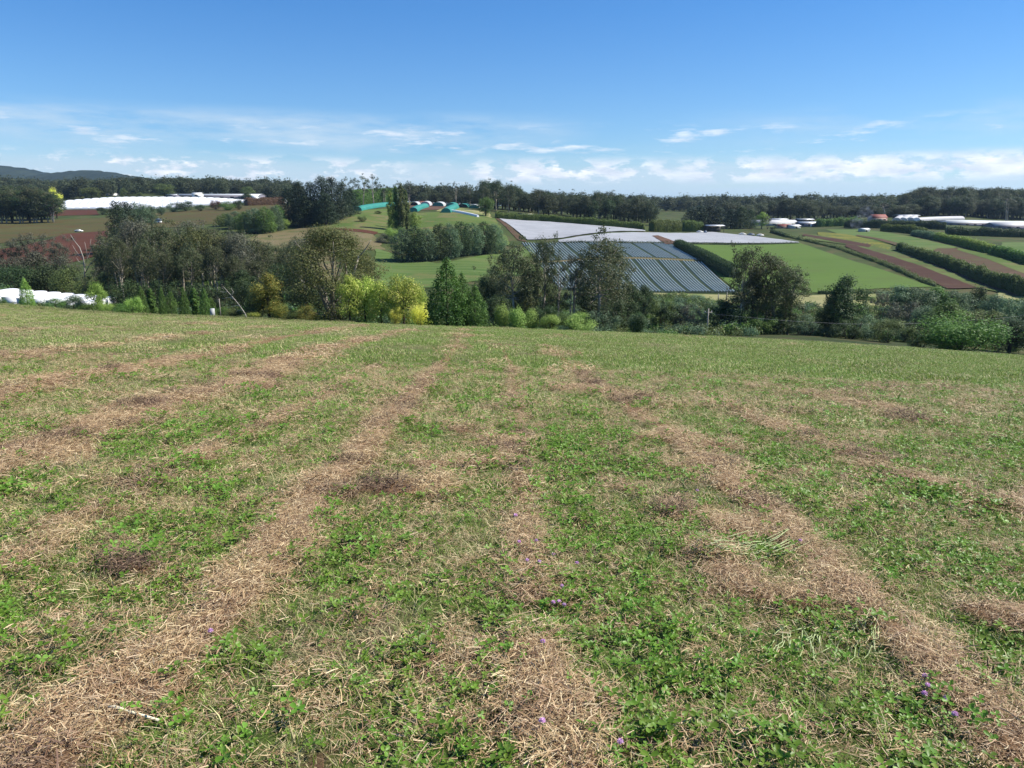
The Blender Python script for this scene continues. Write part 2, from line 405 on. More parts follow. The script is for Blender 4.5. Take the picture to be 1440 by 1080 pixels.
def plant(kind, px, top, Y, wpx, leaf, label, cat='tree', group=None, name=None, row=None, var=None, split=True, far=False, tz=None):
    """stand a tree on the terrain at distance Y; its height and width are real sizes worked out from the photograph"""
    global CNT; CNT += 1
    if row is not None: Y = Yr(px, row)
    u, t = ray(px, top); x = ray(px, top + 20)[0] * Y
    z0 = zt(x, Y); z1 = CAMZ - t * Y; cm, tm, rad, tp = get_proto(kind, CNT if var is None else var, far)
    H = max((z1 - z0) / tp, .5); W = (wpx * px_m(Y) / 2) / rad
    nm = name or {'gum': 'gum_tree', 'belt': 'gum_tree', 'full': 'broadleaf_tree', 'sparse': 'gum_tree', 'bigum': 'gum_tree', 'pine': 'pine_tree', 'poplar': 'poplar_tree', 'shrub': 'shrub', 'thicket': 'thicket',
                  'clipped': 'clipped_bush', 'cone': 'broadleaf_tree', 'bushy': 'broadleaf_tree', 'twiggy': 'bare_tree'}[kind]
    root = empty(nm, (x, Y, z0 - .05), RND.random() * 6.28, label, cat, group); root.scale = (W, W, H)
    for part, me in (('crown', cm), ('trunk', tm)):
        o = link(part, me, root)
        if part == 'crown':
            o.material_slots[0].link = 'OBJECT'; o.material_slots[0].material = L[leaf]
    return root
def hedge(pts, h, w, leaf, label, name='hedge', cat='hedge', seed=1, leafs=.28, dens=26, group=None, jag=.2, far_row=None):
    """clipped or rough hedge following photo points on the ground; leaves over a leafy core"""
    rng = np.random.RandomState(seed); P = []
    for p in pts: x, y = gp(*p[:2]); P.append((x, y))
    hs = h if hasattr(h, '__len__') else [h] * len(P)
    A = []; S = 0
    for i in range(len(P) - 1):
        n = max(2, int(math.dist(P[i], P[i + 1]) / (1.6)))
        for k in range(n + (i == len(P) - 2)): t = k / n; A.append((P[i][0] * (1 - t) + P[i + 1][0] * t, P[i][1] * (1 - t) + P[i + 1][1] * t, hs[i] * (1 - t) + hs[i + 1] * t))
    A = np.array(A); z = zt(A[:, 0], A[:, 1]); d = np.gradient(A[:, :2], axis=0); d /= np.linalg.norm(d, axis=1)[:, None]; nrm = np.stack([-d[:, 1], d[:, 0]], 1)
    hh = A[:, 2] * (1 + jag * (fbm(A[:, 0] * .35, A[:, 1] * .35) - .5) * 2.6 + jag * .5 * (rng.rand(len(A)) - .5)); wq = w * (.82 + .5 * (fbm(A[:, 0] * .3 + 9, A[:, 1] * .3) - .5) * min(2, jag * 6) + .18)
    # core
    prof = [(-.46, -.1), (-.48, .45), (-.40, .82), (-.2, .93), (.2, .93), (.40, .82), (.48, .45), (.46, -.1)]; m = len(prof)
    V = []; 
    for i in range(len(A)):
        for a, b in prof: V.append((A[i, 0] + nrm[i, 0] * a * wq[i] * .9, A[i, 1] + nrm[i, 1] * a * wq[i] * .9, z[i] + b * hh[i] * .92))
    Q = [(i * m + k, (i + 1) * m + k, (i + 1) * m + k + 1, i * m + k + 1) for i in range(len(A) - 1) for k in range(m - 1)]
    Q += [tuple(range(m))[::1], tuple((len(A) - 1) * m + k for k in range(m))[::-1]]
    nc = len(Q)
    length = sum(math.dist(A[i, :2], A[i + 1, :2]) for i in range(len(A) - 1)); nl = min(int(length * (float(np.mean(hh)) * 2 + w) * dens * 1.3), 60000)
    s = rng.rand(nl) * (len(A) - 1.001); i = s.astype(int); f = s - i; q = rng.rand(nl) * (m - 1) * .999; j = q.astype(int); g = q - j
    pr = np.array(prof); ab = pr[j] * (1 - g)[:, None] + pr[j + 1] * g[:, None]; C = A[i] * (1 - f)[:, None] + A[i + 1] * f[:, None]; zc = z[i] * (1 - f) + z[i + 1] * f; hc = hh[i] * (1 - f) + hh[i + 1] * f
    k = 1 + .10 * rng.rand(nl)
    PP = np.stack([C[:, 0] + nrm[i, 0] * ab[:, 0] * wq[i] * k, C[:, 1] + nrm[i, 1] * ab[:, 0] * wq[i] * k, zc + ab[:, 1] * hc * k * 1.04], 1) + rng.normal(size=(nl, 3)) * np.array([.8, .8, 1.0]) * (.12 + .45 * jag) + np.array([0, 0, 1]) * (rng.rand(nl, 1) ** 6) * .9 * min(1, .4 + jag * 3) * min(1, float(np.mean(hh)) / 4)
    e_ = np.stack([nrm[i, 0] * ab[:, 0], nrm[i, 1] * ab[:, 0], (ab[:, 1] - .35) * .9], 1) * 1.6 + rng.normal(size=(nl, 3)) * .5
    V2, Q2 = rhomb(rng, PP, leafs, .55, e_)
    V = np.concatenate([np.array(V), V2]); Qs = [tuple(x) for x in Q] + [tuple(x) for x in (Q2 + len(A) * m)]
    v = np.concatenate([np.full(nc, .2), np.clip(rng.rand(nl) * .6 + .4 * fbm(PP[:, 0] * .5, PP[:, 1] * .5), 0, 1)]); wv = np.concatenate([np.zeros(nc), rng.rand(nl)])
    me = npmesh(name, V, Qs, [L[leaf]], {'v': ('FACE', v), 'w': ('FACE', wv)})
    return tag(link(name, me), label, cat, group)

# ------------------------------------------------------------------ instancing for stuff
def hidden_coll(name, meshes):
    c = bpy.data.collections.new(name)
    for i, me in enumerate(meshes):
        o = bpy.data.objects.new('%s_%02d' % (name, i), me); c.objects.link(o)
    return c
def scatter(name, label, P, R, S, I, coll, kind='stuff'):
    me = bpy.data.meshes.new(name); me.vertices.add(len(P)); me.vertices.foreach_set('co', np.asarray(P, np.float32).ravel())
    for n, ty, arr in (('rot', 'FLOAT_VECTOR', R), ('scl', 'FLOAT_VECTOR', S)):
        a = me.attributes.new(n, ty, 'POINT'); a.data.foreach_set('vector', np.asarray(arr, np.float32).ravel())
    a = me.attributes.new('idx', 'INT', 'POINT'); a.data.foreach_set('value', np.asarray(I, np.int32))
    me.update(); o = link(name, me); tag(o, label, None, None, kind)
    g = bpy.data.node_groups.new(name + '_nodes', 'GeometryNodeTree')
    g.interface.new_socket('Geometry', in_out='INPUT', socket_type='NodeSocketGeometry'); g.interface.new_socket('Geometry', in_out='OUTPUT', socket_type='NodeSocketGeometry')
    N = g.nodes; K = g.links; gi = N.new('NodeGroupInput'); go = N.new('NodeGroupOutput'); ip = N.new('GeometryNodeInstanceOnPoints'); ci = N.new('GeometryNodeCollectionInfo')
    ci.inputs['Collection'].default_value = coll; ci.inputs['Separate Children'].default_value = True; ci.inputs['Reset Children'].default_value = True
    def na(n, ty):
        a = N.new('GeometryNodeInputNamedAttribute'); a.data_type = ty; a.inputs['Name'].default_value = n; return a.outputs['Attribute']
    K.new(gi.outputs[0], ip.inputs['Points']); K.new(ci.outputs[0], ip.inputs['Instance']); ip.inputs['Pick Instance'].default_value = True
    K.new(na('idx', 'INT'), ip.inputs['Instance Index'])
    er = N.new('FunctionNodeEulerToRotation'); K.new(na('rot', 'FLOAT_VECTOR'), er.inputs[0]); K.new(er.outputs[0], ip.inputs['Rotation'])
    K.new(na('scl', 'FLOAT_VECTOR'), ip.inputs['Scale']); K.new(ip.outputs[0], go.inputs[0])
    md = o.modifiers.new('scatter', 'NODES'); md.node_group = g
    return o

# ------------------------------------------------------------------ mown field: where the cut hay lies (photo points put on the field)
SWATH = [
 ([(-60, 680), (0, 650), (130, 612), (240, 572), (330, 547), (430, 502), (520, 478), (575, 466)], .38, 1.1),
 ([(-40, 575), (0, 560), (100, 539), (210, 520), (330, 490), (420, 472), (520, 458)], .34, .95),
 ([(-20, 510), (120, 490), (260, 474), (380, 460)], .6, .6), ([(0, 468), (150, 465), (330, 455)], 1.2, .45),
 ([(60, 1100), (200, 1000), (330, 885), (400, 790), (450, 722), (520, 640), (560, 580), (610, 530), (640, 490), (650, 464)], .135, 1.12),
 ([(748, 850), (735, 760), (732, 700), (728, 570), (715, 510), (700, 478)], .07, .72), ([(820, 1120), (795, 1040), (775, 960), (762, 925)], .085, 1.1), ([(728, 690), (735, 700)], .08, 1.1), ([(745, 830), (752, 800)], .06, 1.0),
 ([(1450, 1090), (1330, 960), (1180, 830), (1080, 735), (980, 645), (900, 590), (840, 550), (790, 508), (765, 485)], .105, 1.08),
 ([(400, 720), (480, 712), (560, 705), (610, 698)], .22, .9), ([(540, 590), (620, 605), (720, 640), (690, 660), (540, 660)], .18, .65),
 ([(900, 622), (960, 628), (1040, 640)], .18, .8), ([(790, 552), (850, 555), (930, 575)], .35, .9), ([(960, 730), (1040, 760), (1100, 740)], .12, .8),
 ([(-20, 830), (50, 790), (150, 730), (230, 675), (300, 640), (400, 590), (480, 545), (540, 515)], .11, .55),
 ([(1010, 572), (1100, 610), (1230, 660), (1340, 700), (1460, 745)], .22, .6), ([(1040, 545), (1160, 560), (1300, 600)], .4, .45), ([(1000, 800), (1060, 850), (1150, 860)], .12, .9),
 ([(150, 800), (270, 830), (330, 850)], .1, .5), ([(1380, 880), (1440, 900)], .12, .8), ([(1150, 560), (1260, 545), (1440, 560)], .5, .4)]
_seg = []
for pts, w, s in SWATH:
    q = [near_xy(*p) for p in pts]
    for a, b in zip(q[:-1], q[1:]): _seg.append((*a, *b, w, s))
def straw_at(x, y):
    out = np.zeros(len(x)); n1 = fbm(x * 1.3 + 3, y * 1.3, 4); n2 = fbm(x * 4.1, y * 4.1 + 9, 3)
    wob = (fbm(x * .9 + 40, y * .9, 3) - .5)
    for x0, y0, x1, y1, w, s in _seg:
        dx, dy = x1 - x0, y1 - y0; l2 = dx * dx + dy * dy
        t = np.clip(((x - x0) * dx + (y - y0) * dy) / l2, 0, 1)
        d = np.hypot(x - x0 - t * dx + wob * w * 1.9, y - y0 - t * dy); out = np.maximum(out, s * np.exp(-(d / w) ** 2))
    out = out * np.clip(.05 + 1.75 * (.6 * n1 + .4 * n2), 0, 1.4) + 1.5 * np.clip(n2 - .575, 0, 1) + 1.0 * np.clip(fbm(x * 1.7 + 60, y * 2.6, 4) - .57, 0, 1)
    return np.clip(out * 1.2 + (fbm(x * 9, y * 9, 2) - .5) * .22, 0, 1)
def bumps(x, y):
    k = np.clip(1.6 - np.abs(y) / 40, .35, 1)
    return ((fbm(x * 1.1, y * 1.1, 3) - .5) * .07 + (fbm(x * 7, y * 7, 3) - .5) * .035) * k
def z_near(x, y, s=None):
    if s is None: s = straw_at(x, y)
    return zt(x, y) + bumps(x, y) + .045 * s + .03
def dry_at(x, y):
    u = x / np.maximum(y, 2)
    return np.clip(.15 - .62 * u * np.clip(y / 14, .25, 1) + (fbm(x * .35 + 7, y * .35 + 2, 4) - .5) * 1.2 + (fbm(x * 2.2, y * 2.2, 3) - .5) * .8 + (fbm(x * 6.3, y * 6.3, 3) - .5) * 1.1 + .04, 0, 1)
ys = [-8.0]
while ys[-1] < 98: ys.append(ys[-1] + (max(.045, .0115 * abs(ys[-1])) if ys[-1] > .5 else .35))
xs = [0.0]
while xs[-1] < 135: xs.append(xs[-1] + max(.05, .016 * xs[-1]))
ys = np.array(ys); xs = np.array(xs); xs = np.concatenate([-xs[:0:-1], xs])
X, Y = np.meshgrid(xs, ys); x = X.ravel(); y = Y.ravel(); s = straw_at(x, y)
z = z_near(x, y, s); z[y > 96.8] -= .35
nx, ny = len(xs), len(ys); ii = (np.arange(ny - 1)[:, None] * nx + np.arange(nx - 1)[None]).ravel()
Q = np.stack([ii, ii + 1, ii + nx + 1, ii + nx], 1)
t = NT('mown_field_ground'); tc = t.n('ShaderNodeTexCoord').outputs['Object']
n1 = t.noise(38, tc, 6, .75); n2 = t.noise(2.3, tc, 6, .7); n3 = t.noise(7, tc, 5, .7); sa = t.attr('straw'); dr = t.attr('dry')
soil = t.mix(n1, (.055, .032, .02), (.15, .095, .055))
thatch = t.mix(t.rng(n1, .3, .7), (.055, .038, .024), (.20, .165, .10))
green = t.mix(t.rng(n3, .3, .7), (.045, .068, .018), (.125, .17, .04))
base = t.mix(t.rng(t.math('ADD', dr, t.math('MULTIPLY', t.math('SUBTRACT', n2, .5), .9)), .25, .95), green, thatch)
hay = t.mix(t.rng(n1, .3, .7), (.075, .04, .022), (.29, .18, .10))
c = t.mix(t.rng(t.math('ADD', sa, t.math('MULTIPLY', t.math('SUBTRACT', n3, .5), .9)), .38, .8), base, hay)
c = t.mix(t.rng(t.noise(1.7, tc, 5, .7), .62, .72), c, soil)
M_field = t.bsdf(c, .95, .08, bump=n1, bstr=.8, bdist=.03)
me = npmesh('mown_field', np.stack([x, y, z], 1), Q, [M_field], {'straw': ('POINT', s), 'dry': ('POINT', dry_at(x, y))}, smooth=True)
tag(link('field', me), kind='structure')

# wide terrain sheet beyond the field, out to the horizon
us = np.linspace(-1.5, 1.5, 331); Ys = 84 * np.exp(np.arange(0, 440) * .01185)
U, Yg = np.meshgrid(us, Ys); x = (U * Yg).ravel(); y = Yg.ravel(); z = zt(x, y) - .3 * np.clip((97.4 - y) / 3, 0, 1)
z -= np.where(y < 1500, 0, 0)
nx, ny = len(us), len(Ys); ii = (np.arange(ny - 1)[:, None] * nx + np.arange(nx - 1)[None]).ravel(); Q = np.stack([ii, ii + 1, ii + nx + 1, ii + nx], 1)
M_rough = ground_mat('rough_grassland', (.035, .055, .018), (.09, .12, .035), (.11, .10, .045), .03, .7)
tag(link('terrain', npmesh('terrain', np.stack([x, y, z], 1), Q, [M_rough], smooth=True)), kind='structure')
# ground behind and beside the camera
xx = np.linspace(-3000, 3000, 3)

def resample(p, n):
    w = [gp(*q) if len(q) == 2 else (at(q[0], q[2], q[1]), q[2]) for q in p]; w = np.array(w); d = np.concatenate([[0], np.cumsum(np.hypot(*np.diff(w, axis=0).T))])
    tt = np.linspace(0, d[-1], n); return np.stack([np.interp(tt, d, w[:, 0]), np.interp(tt, d, w[:, 1])], 1)
def loft(name, top, bot, mat, off=.18, cell=4.0, bump=0, label=None, cat=None, kind='structure', edge=1.0):
    a = resample(top, 2); n = int(max(8, min(220, max(np.ptp(resample(top, 40)[:, 0]), np.ptp(resample(bot, 40)[:, 0]), np.ptp(resample(top, 40)[:, 1])) / cell)))
    A, B = resample(top, n), resample(bot, n); m = int(max(4, min(160, np.hypot(*(A - B).T).max() / cell))); w = np.linspace(0, 1, m)[:, None, None]
    P = A[None] * (1 - w) + B[None] * w
    jx = (fbm(P[..., 0] * .15, P[..., 1] * .15) - .5) * edge * 3; P = P.copy(); P[..., 0] += jx; P[..., 1] += jx
    x, y = P[..., 0].ravel(), P[..., 1].ravel(); z = zt(x, y) + off
    if bump: z += (fbm(x * .25, y * .25, 3) - .5) * bump
    ii = (np.arange(m - 1)[:, None] * n + np.arange(n - 1)[None]).ravel(); Q = np.stack([ii, ii + n, ii + n + 1, ii + 1], 1)
    o = link(name, npmesh(name, np.stack([x, y, z], 1), Q, [mat], smooth=True)); tag(o, label, cat, None, kind); return o
def rowang(a, b):
    p, q = gp(*a), gp(*b); return math.atan2(q[1] - p[1], q[0] - p[0])
G = ground_mat
M_crop = G('bright_crop', (.085, .15, .028), (.125, .205, .042), (.11, .165, .04), .015, .4, rowang((1000, 350), (1100, 410)), .35, (.11, .18, .04))
M_past = G('pasture', (.06, .12, .028), (.12, .19, .045), (.15, .17, .06), .02, .5, rowang((640, 400), (740, 360)), .25, (.13, .19, .06))
M_hillg = G('hill_grass', (.075, .13, .03), (.14, .19, .05), (.18, .17, .07), .02, .5)
M_olivef = G('olive_field', (.065, .08, .026), (.12, .12, .042), (.11, .075, .03), .02, .4, rowang((0, 325), (140, 320)), .15, (.11, .085, .035))
M_red = G('red_soil', (.075, .030, .020), (.14, .058, .035), None, .03, .6, rowang((100, 340), (140, 335)), .3, (.11, .045, .027))
M_plough = G('ploughed_soil', (.055, .028, .02), (.11, .058, .042), (.10, .065, .04), .03, .7, rowang((1225, 350), (1367, 400)), .7, (.075, .04, .028))
M_plough2 = G('dry_ploughed_soil', (.09, .055, .035), (.15, .09, .06), (.11, .12, .045), .03, .7, rowang((1225, 350), (1367, 400)), .7, (.10, .07, .04))
M_yel = G('yellow_green_verge', (.13, .16, .03), (.26, .23, .05), (.10, .14, .035), .04, .8)
M_dryg = G('dry_grass', (.22, .23, .09), (.42, .38, .19), (.17, .22, .07), .03, .8)
M_tan = G('tan_field', (.15, .13, .06), (.22, .18, .10), (.12, .13, .05), .03, .5)
M_dirt = G('dirt_track', (.10, .055, .038), (.18, .11, .075), None, .05, .9)
M_strip = G('weedy_green_strip', (.07, .115, .03), (.15, .19, .06), (.12, .10, .05), .05, 1.2)
M_dgreen = G('dark_weeds', (.03, .05, .018), (.07, .09, .03), (.09, .075, .04), .05, 1.2)
# left side
loft('field_olive', [(-30, 312), (150, 306)], [(-30, 345), (60, 335), (158, 326)], M_olivef)
loft('field_red', [(-30, 356), (70, 337), (92, 329), (150, 325)], [(-30, 392), (60, 380), (170, 350)], M_red, .22)
loft('field_red_strip', [(68, 296), (135, 295)], [(62, 304), (140, 302)], M_red)
loft('field_olive_upper', [(150, 304), (250, 298), (345, 289), (420, 288)], [(150, 320), (250, 320), (345, 313), (420, 300)], M_olivef, .16)
loft('field_tan', [(375, 327), (440, 318), (520, 322)], [(300, 352), (430, 360), (540, 352)], M_tan)
loft('field_tan_lower', [(380, 352), (470, 348)], [(380, 400), (480, 395)], M_tan, .14)
loft('hill_pasture', [(415, 316), (470, 303), (495, 297), (560, 293)], [(430, 320), (480, 323), (530, 328), (575, 332)], M_hillg, .22)
loft('field_red_edge', [(470, 322), (532, 327)], [(478, 324.5), (528, 330.5)], M_red, .3)
# centre
loft('pasture_upper', [(585, 300), (650, 298), (695, 306)], [(560, 345), (640, 350), (718, 345)], M_hillg, .2)
loft('dry_bank', [(625, 293), (650, 293), (688, 300)], [(612, 297.5), (650, 299), (692, 307)], M_dryg, .26)
loft('pasture_middle', [(528, 350), (620, 372), (700, 356), (745, 345)], [(520, 400), (620, 405), (700, 392), (770, 380)], M_past, .24)
loft('farm_yard', [(575, 287), (680, 288)], [(570, 297), (632, 295)], M_dirt, .2)
loft('dirt_track', [(917, 333), (925, 332.6)], [(936, 345), (955, 344)], M_dirt, .75, edge=.2)
loft('red_verge', [(696, 307), (700, 306)], [(728, 338), (742, 341)], M_plough2, .26, edge=.3)
# right
loft('green_crop', [(958, 343.5), (1125, 342)], [(1040, 411), (1180, 411), (1312, 404)], M_crop, .2, edge=.3)
loft('dry_strip', [(920, 412.5), (1300, 413)], [(920, 432), (1300, 436)], M_dryg, .2)
loft('ploughed_strip', [(1190, 344), (1203, 346), (1255, 362), (1307, 380), (1360, 400), (1374, 406)], [(1188, 347), (1200, 352), (1235, 366), (1267, 380), (1317, 400), (1332, 407)], M_plough, .4, edge=.6)
loft('grass_strip', [(1140, 330), (1225, 343), (1262, 353), (1327, 380), (1377, 400), (1415, 414)], [(1125, 336), (1203, 346), (1255, 362), (1307, 380), (1360, 400), (1374, 406)], M_strip, .34, edge=.5)
loft('yellow_strip', [(1150, 327), (1190, 330), (1255, 346)], [(1150, 331), (1190, 339), (1250, 352)], M_yel, .34, edge=.6)
loft('ploughed_ribbon', [(1130, 330), (1180, 337), (1225, 345)], [(1128, 332), (1175, 341), (1222, 349)], M_plough, .4, edge=.4)
loft('ploughed_ribbon', [(1205, 331), (1235, 336), (1264, 343)], [(1203, 332.5), (1233, 338), (1260, 346)], M_plough2, .46, edge=.4)
loft('ploughed_strip_right', [(1262, 350), (1345, 378), (1390, 396), (1450, 415)], [(1258, 352), (1327, 380), (1377, 400), (1425, 418)], M_plough2, .3, edge=.5)
loft('upper_meadow', [(1160, 323), (1215, 323), (1280, 333), (1345, 348)], [(1180, 330), (1240, 341), (1290, 352), (1330, 355)], M_past, .22, edge=.5)
loft('ploughed_patch', [(1318, 350), (1345, 350), (1450, 388)], [(1312, 353), (1370, 374), (1450, 405)], M_plough2, .3, edge=.5)
loft('yellow_green_strip', [(1348, 350), (1390, 358), (1450, 378)], [(1345, 352), (1390, 366), (1450, 390)], M_hillg, .36, edge=.4)
loft('meadow_far_right', [(1410, 341), (1450, 341)], [(1405, 352), (1450, 358)], M_past, .2)
loft('paddock_right', [(1405, 408), (1450, 405)], [(1400, 425), (1450, 435)], M_dryg, .24)
loft('weedy_strip', [(950, 468, 128), (1110, 471, 128), (1280, 484, 124), (1440, 497, 122)], [(950, 469, 98.5), (1110, 480, 98.5), (1280, 491, 98.5), (1440, 502, 98.5)], M_dgreen, .10, 2, edge=.3)

# ------------------------------------------------------------------ small field vegetation (instanced stuff)
def blades(rng, n, R, h0, h1, w, lean, dry=0.0, flat=0.0):
    a = rng.rand(n) * 6.283; r = R * np.sqrt(rng.rand(n)); bx, by = r * np.cos(a), r * np.sin(a); yaw = rng.rand(n) * 6.283
    h = h0 + (h1 - h0) * rng.rand(n); ln = h * lean * (.3 + rng.rand(n)); dx, dy = np.cos(yaw), np.sin(yaw); px, py = -dy, dx; ww = w * (.6 + .8 * rng.rand(n))
    V = []
    for f, k, q in ((0, 0, 1.0), (.55, .35, .8), (1.0, 1.0, .12)):
        for sgn in (-.5, .5): V.append(np.stack([bx + dx * ln * k + px * ww * q * sgn, by + dy * ln * k + py * ww * q * sgn, h * f * (1 - .25 * k * min(lean, 1)) - .004], 1))
    V = np.stack(V, 1).reshape(-1, 3); o = np.arange(n)[:, None] * 6
    Q = np.concatenate([o + np.array([[0, 1, 3, 2]]), o + np.array([[2, 3, 5, 4]])])
    v = rng.rand(n); w_ = (rng.rand(n) < dry).astype(float)
    return V, Q, np.tile(v, 2), np.tile(w_, 2)
def strawbits(rng, n, R, l0, l1, w, pitch=.25, zmax=.02):
    a = rng.rand(n) * 6.283; r = R * np.sqrt(rng.rand(n)); c = np.stack([r * np.cos(a), r * np.sin(a), .003 + zmax * rng.rand(n)], 1); yaw = rng.rand(n) * 6.283
    l = l0 + (l1 - l0) * rng.rand(n) ** 1.8; pt = rng.normal(size=n) * pitch; d = np.stack([np.cos(yaw) * np.cos(pt), np.sin(yaw) * np.cos(pt), np.sin(pt)], 1)
    s = np.stack([-np.sin(yaw), np.cos(yaw), rng.normal(size=n) * .5], 1); s /= np.linalg.norm(s, axis=1)[:, None]; ww = (w * (.5 + rng.rand(n)))[:, None] / 2
    bend = rng.normal(size=(n, 1)) * .06 * l[:, None]; mid = c + s * bend; mid[:, 2] += abs(bend[:, 0]) * .5
    V = np.stack([c - d * l[:, None] / 2 - s * ww, c - d * l[:, None] / 2 + s * ww, mid - s * ww, mid + s * ww, c + d * l[:, None] / 2 - s * ww, c + d * l[:, None] / 2 + s * ww], 1).reshape(-1, 3)
    o = np.arange(n)[:, None] * 6; Q = np.concatenate([o + np.array([[0, 1, 3, 2]]), o + np.array([[2, 3, 5, 4]])])
    return V, Q, np.tile(rng.rand(n), 2), np.tile(rng.rand(n), 2)
def clover(rng, m, R, s0, s1, h0, h1):
    V = []; Q = []; vv = []
    for i in range(m):
        a = rng.rand() * 6.283; r = R * math.sqrt(rng.rand()); hx_ = h0 + (h1 - h0) * rng.rand(); b = np.array([r * math.cos(a) * .6, r * math.sin(a) * .6, 0]); tp = np.array([r * math.cos(a), r * math.sin(a), hx_])
        t0 = rng.rand() * 6.28; sz = s0 + (s1 - s0) * rng.rand(); n = np.array([rng.normal() * .35, rng.normal() * .35, 1]); n /= np.linalg.norm(n); e = np.cross(n, [math.cos(t0), math.sin(t0), 0]); e /= np.linalg.norm(e); f = np.cross(n, e); tone = rng.rand()
        o = len(V); V += [b + [.0008, 0, 0], b - [.0008, 0, 0], tp - [.0008, 0, 0], tp + [.0008, 0, 0]]; Q.append((o, o + 1, o + 2, o + 3)); vv.append(tone * .5)
        for k in range(3):
            th = k * 2.094 + rng.normal() * .15; d = e * math.cos(th) + f * math.sin(th); p = np.cross(n, d); cup = n * sz * (.12 + .2 * rng.rand()); o = len(V)
            V += [tp, tp + d * sz * .45 + p * sz * .33 + cup * .7, tp + d * sz * .85 + p * sz * .3 + cup, tp + d * sz * .97 + cup * .8, tp + d * sz * .85 - p * sz * .3 + cup, tp + d * sz * .45 - p * sz * .33 + cup * .7, tp + d * sz * .5]
            Q += [(o, o + 1, o + 2, o + 6), (o + 6, o + 2, o + 3, o + 3)[:3], (o, o + 6, o + 4, o + 5), (o + 6, o + 3, o + 4)]; vv += [tone * .6 + rng.rand() * .4] * 4
    return np.array(V), Q, np.array(vv), rng.rand(len(vv)) * .8
def veg(name, parts, mat):
    V = []; Q = []; v = []; w = []; o = 0
    for a, b, c, d in parts:
        V.append(a); Q += [tuple(int(i) + o for i in q) for q in b]; v.append(c); w.append(d); o += len(a)
    return npmesh(name, np.concatenate(V), Q, [mat], {'v': ('FACE', np.concatenate(v)), 'w': ('FACE', np.concatenate(w))})
M_gr = leaf_mat('grass_blades', (.075, .13, .018), (.20, .29, .05), (.42, .38, .19), .3, .5, 1.28)
M_dg = leaf_mat('dry_grass_blades', (.19, .16, .075), (.48, .42, .23), (.13, .20, .045), .2, .6, 1.1)
M_cl = leaf_mat('clover_leaves', (.07, .15, .016), (.18, .31, .04), (.26, .35, .10), .35, .42, 1.08)
M_st = leaf_mat('hay_stems', (.20, .115, .055), (.52, .36, .20), (.68, .54, .34), .1, .6, .92)
M_sd = leaf_mat('old_hay_stems', (.065, .042, .032), (.19, .125, .08), (.30, .22, .14), .05, .8, 1.1)
rg = np.random.RandomState(3)
def near_sets():
    gr = [veg('g', [blades(rg, 24, .07, .015, .055, .003, .9, .15), blades(rg, 6, .06, .03, .085, .0026, .8, .35)], M_gr) for _ in range(3)]
    dg = [veg('d', [blades(rg, 30, .08, .012, .045, .0021, 1.2, .25), blades(rg, 5, .07, .03, .075, .002, 1.1, .1), strawbits(rg, 16, .09, .012, .05, .0018, .4, .02)], M_dg) for _ in range(3)]
    cl = [veg('c', [clover(rg, 11, .075, .011, .021, .015, .06)], M_cl) for _ in range(3)] + [veg('c', [clover(rg, 7, .06, .008, .015, .01, .04)], M_cl)]
    st = [veg('s', [strawbits(rg, 110, .105, .010, .062, .0017, .2, .035)], M_st) for _ in range(3)]
    sd = [veg('s', [strawbits(rg, 90, .10, .010, .055, .0022, .3, .035)], M_sd) for _ in range(2)]
    return gr, dg, cl, st, sd
gr, dg, cl, st, sd = near_sets()
C_gr = hidden_coll('grass_src', gr); C_dg = hidden_coll('dry_src', dg); C_cl = hidden_coll('clover_src', cl); C_st = hidden_coll('straw_src', st); C_sd = hidden_coll('oldstraw_src', sd)
pg = [veg('pg', [blades(rg, 360, .62, .03, .085, .009, .9, .12), blades(rg, 70, .62, .02, .06, .010, 1.5, .95)], M_gr) for _ in range(4)]
pd = [veg('pd', [blades(rg, 300, .62, .02, .07, .009, 1.3, .2), strawbits(rg, 90, .62, .06, .2, .007, .3, .04)], M_dg) for _ in range(4)]
ps = [veg('ps', [strawbits(rg, 330, .60, .06, .24, .009, .25, .06)], M_st) for _ in range(3)]
C_pg = hidden_coll('grass_patch_src', pg); C_pd = hidden_coll('dry_patch_src', pd); C_ps = hidden_coll('straw_patch_src', ps)
def rand_pts(y0, y1, dens, um=.80, pad=1.6):
    """uniform random points over the visible wedge of the field, with a margin on both sides"""
    A = um * (y1 * y1 - y0 * y0) + 2 * pad * (y1 - y0); n = int(A * dens); w1 = um * y1 + pad
    m = int(n * w1 * 2 * (y1 - y0) / A) + 1; x = (rg.rand(m) * 2 - 1) * w1; y = y0 + rg.rand(m) * (y1 - y0); k = np.abs(x) < um * y + pad
    return x[k], y[k]
def place(sel_x, sel_y, sc, scz, nvar, tilt=.12, dz=-.008):
    n = len(sel_x); P = np.stack([sel_x, sel_y, z_near(sel_x, sel_y) + dz], 1)
    R = np.stack([rg.normal(size=n) * tilt, rg.normal(size=n) * tilt, rg.rand(n) * 6.283], 1); s = sc * (.6 + .8 * rg.rand(n)); S = np.stack([s, s, s * scz], 1)
    return P, R, S, rg.randint(0, nvar, n)
acc = {k: [] for k in ('gr', 'dg', 'cl', 'st', 'sd', 'pg', 'pd', 'ps')}
def clov_at(x, y):
    q = .55 * fbm(x * 1.25 + 31, y * 1.25 + 8, 4) + .45 * fbm(x * 4.5 + 3, y * 4.5 + 8, 3) + .10 * np.exp(-((x - .28) / .5) ** 2) + .02 * (x > 1.0)
    return np.clip((q - .49) * 8, 0, 1)
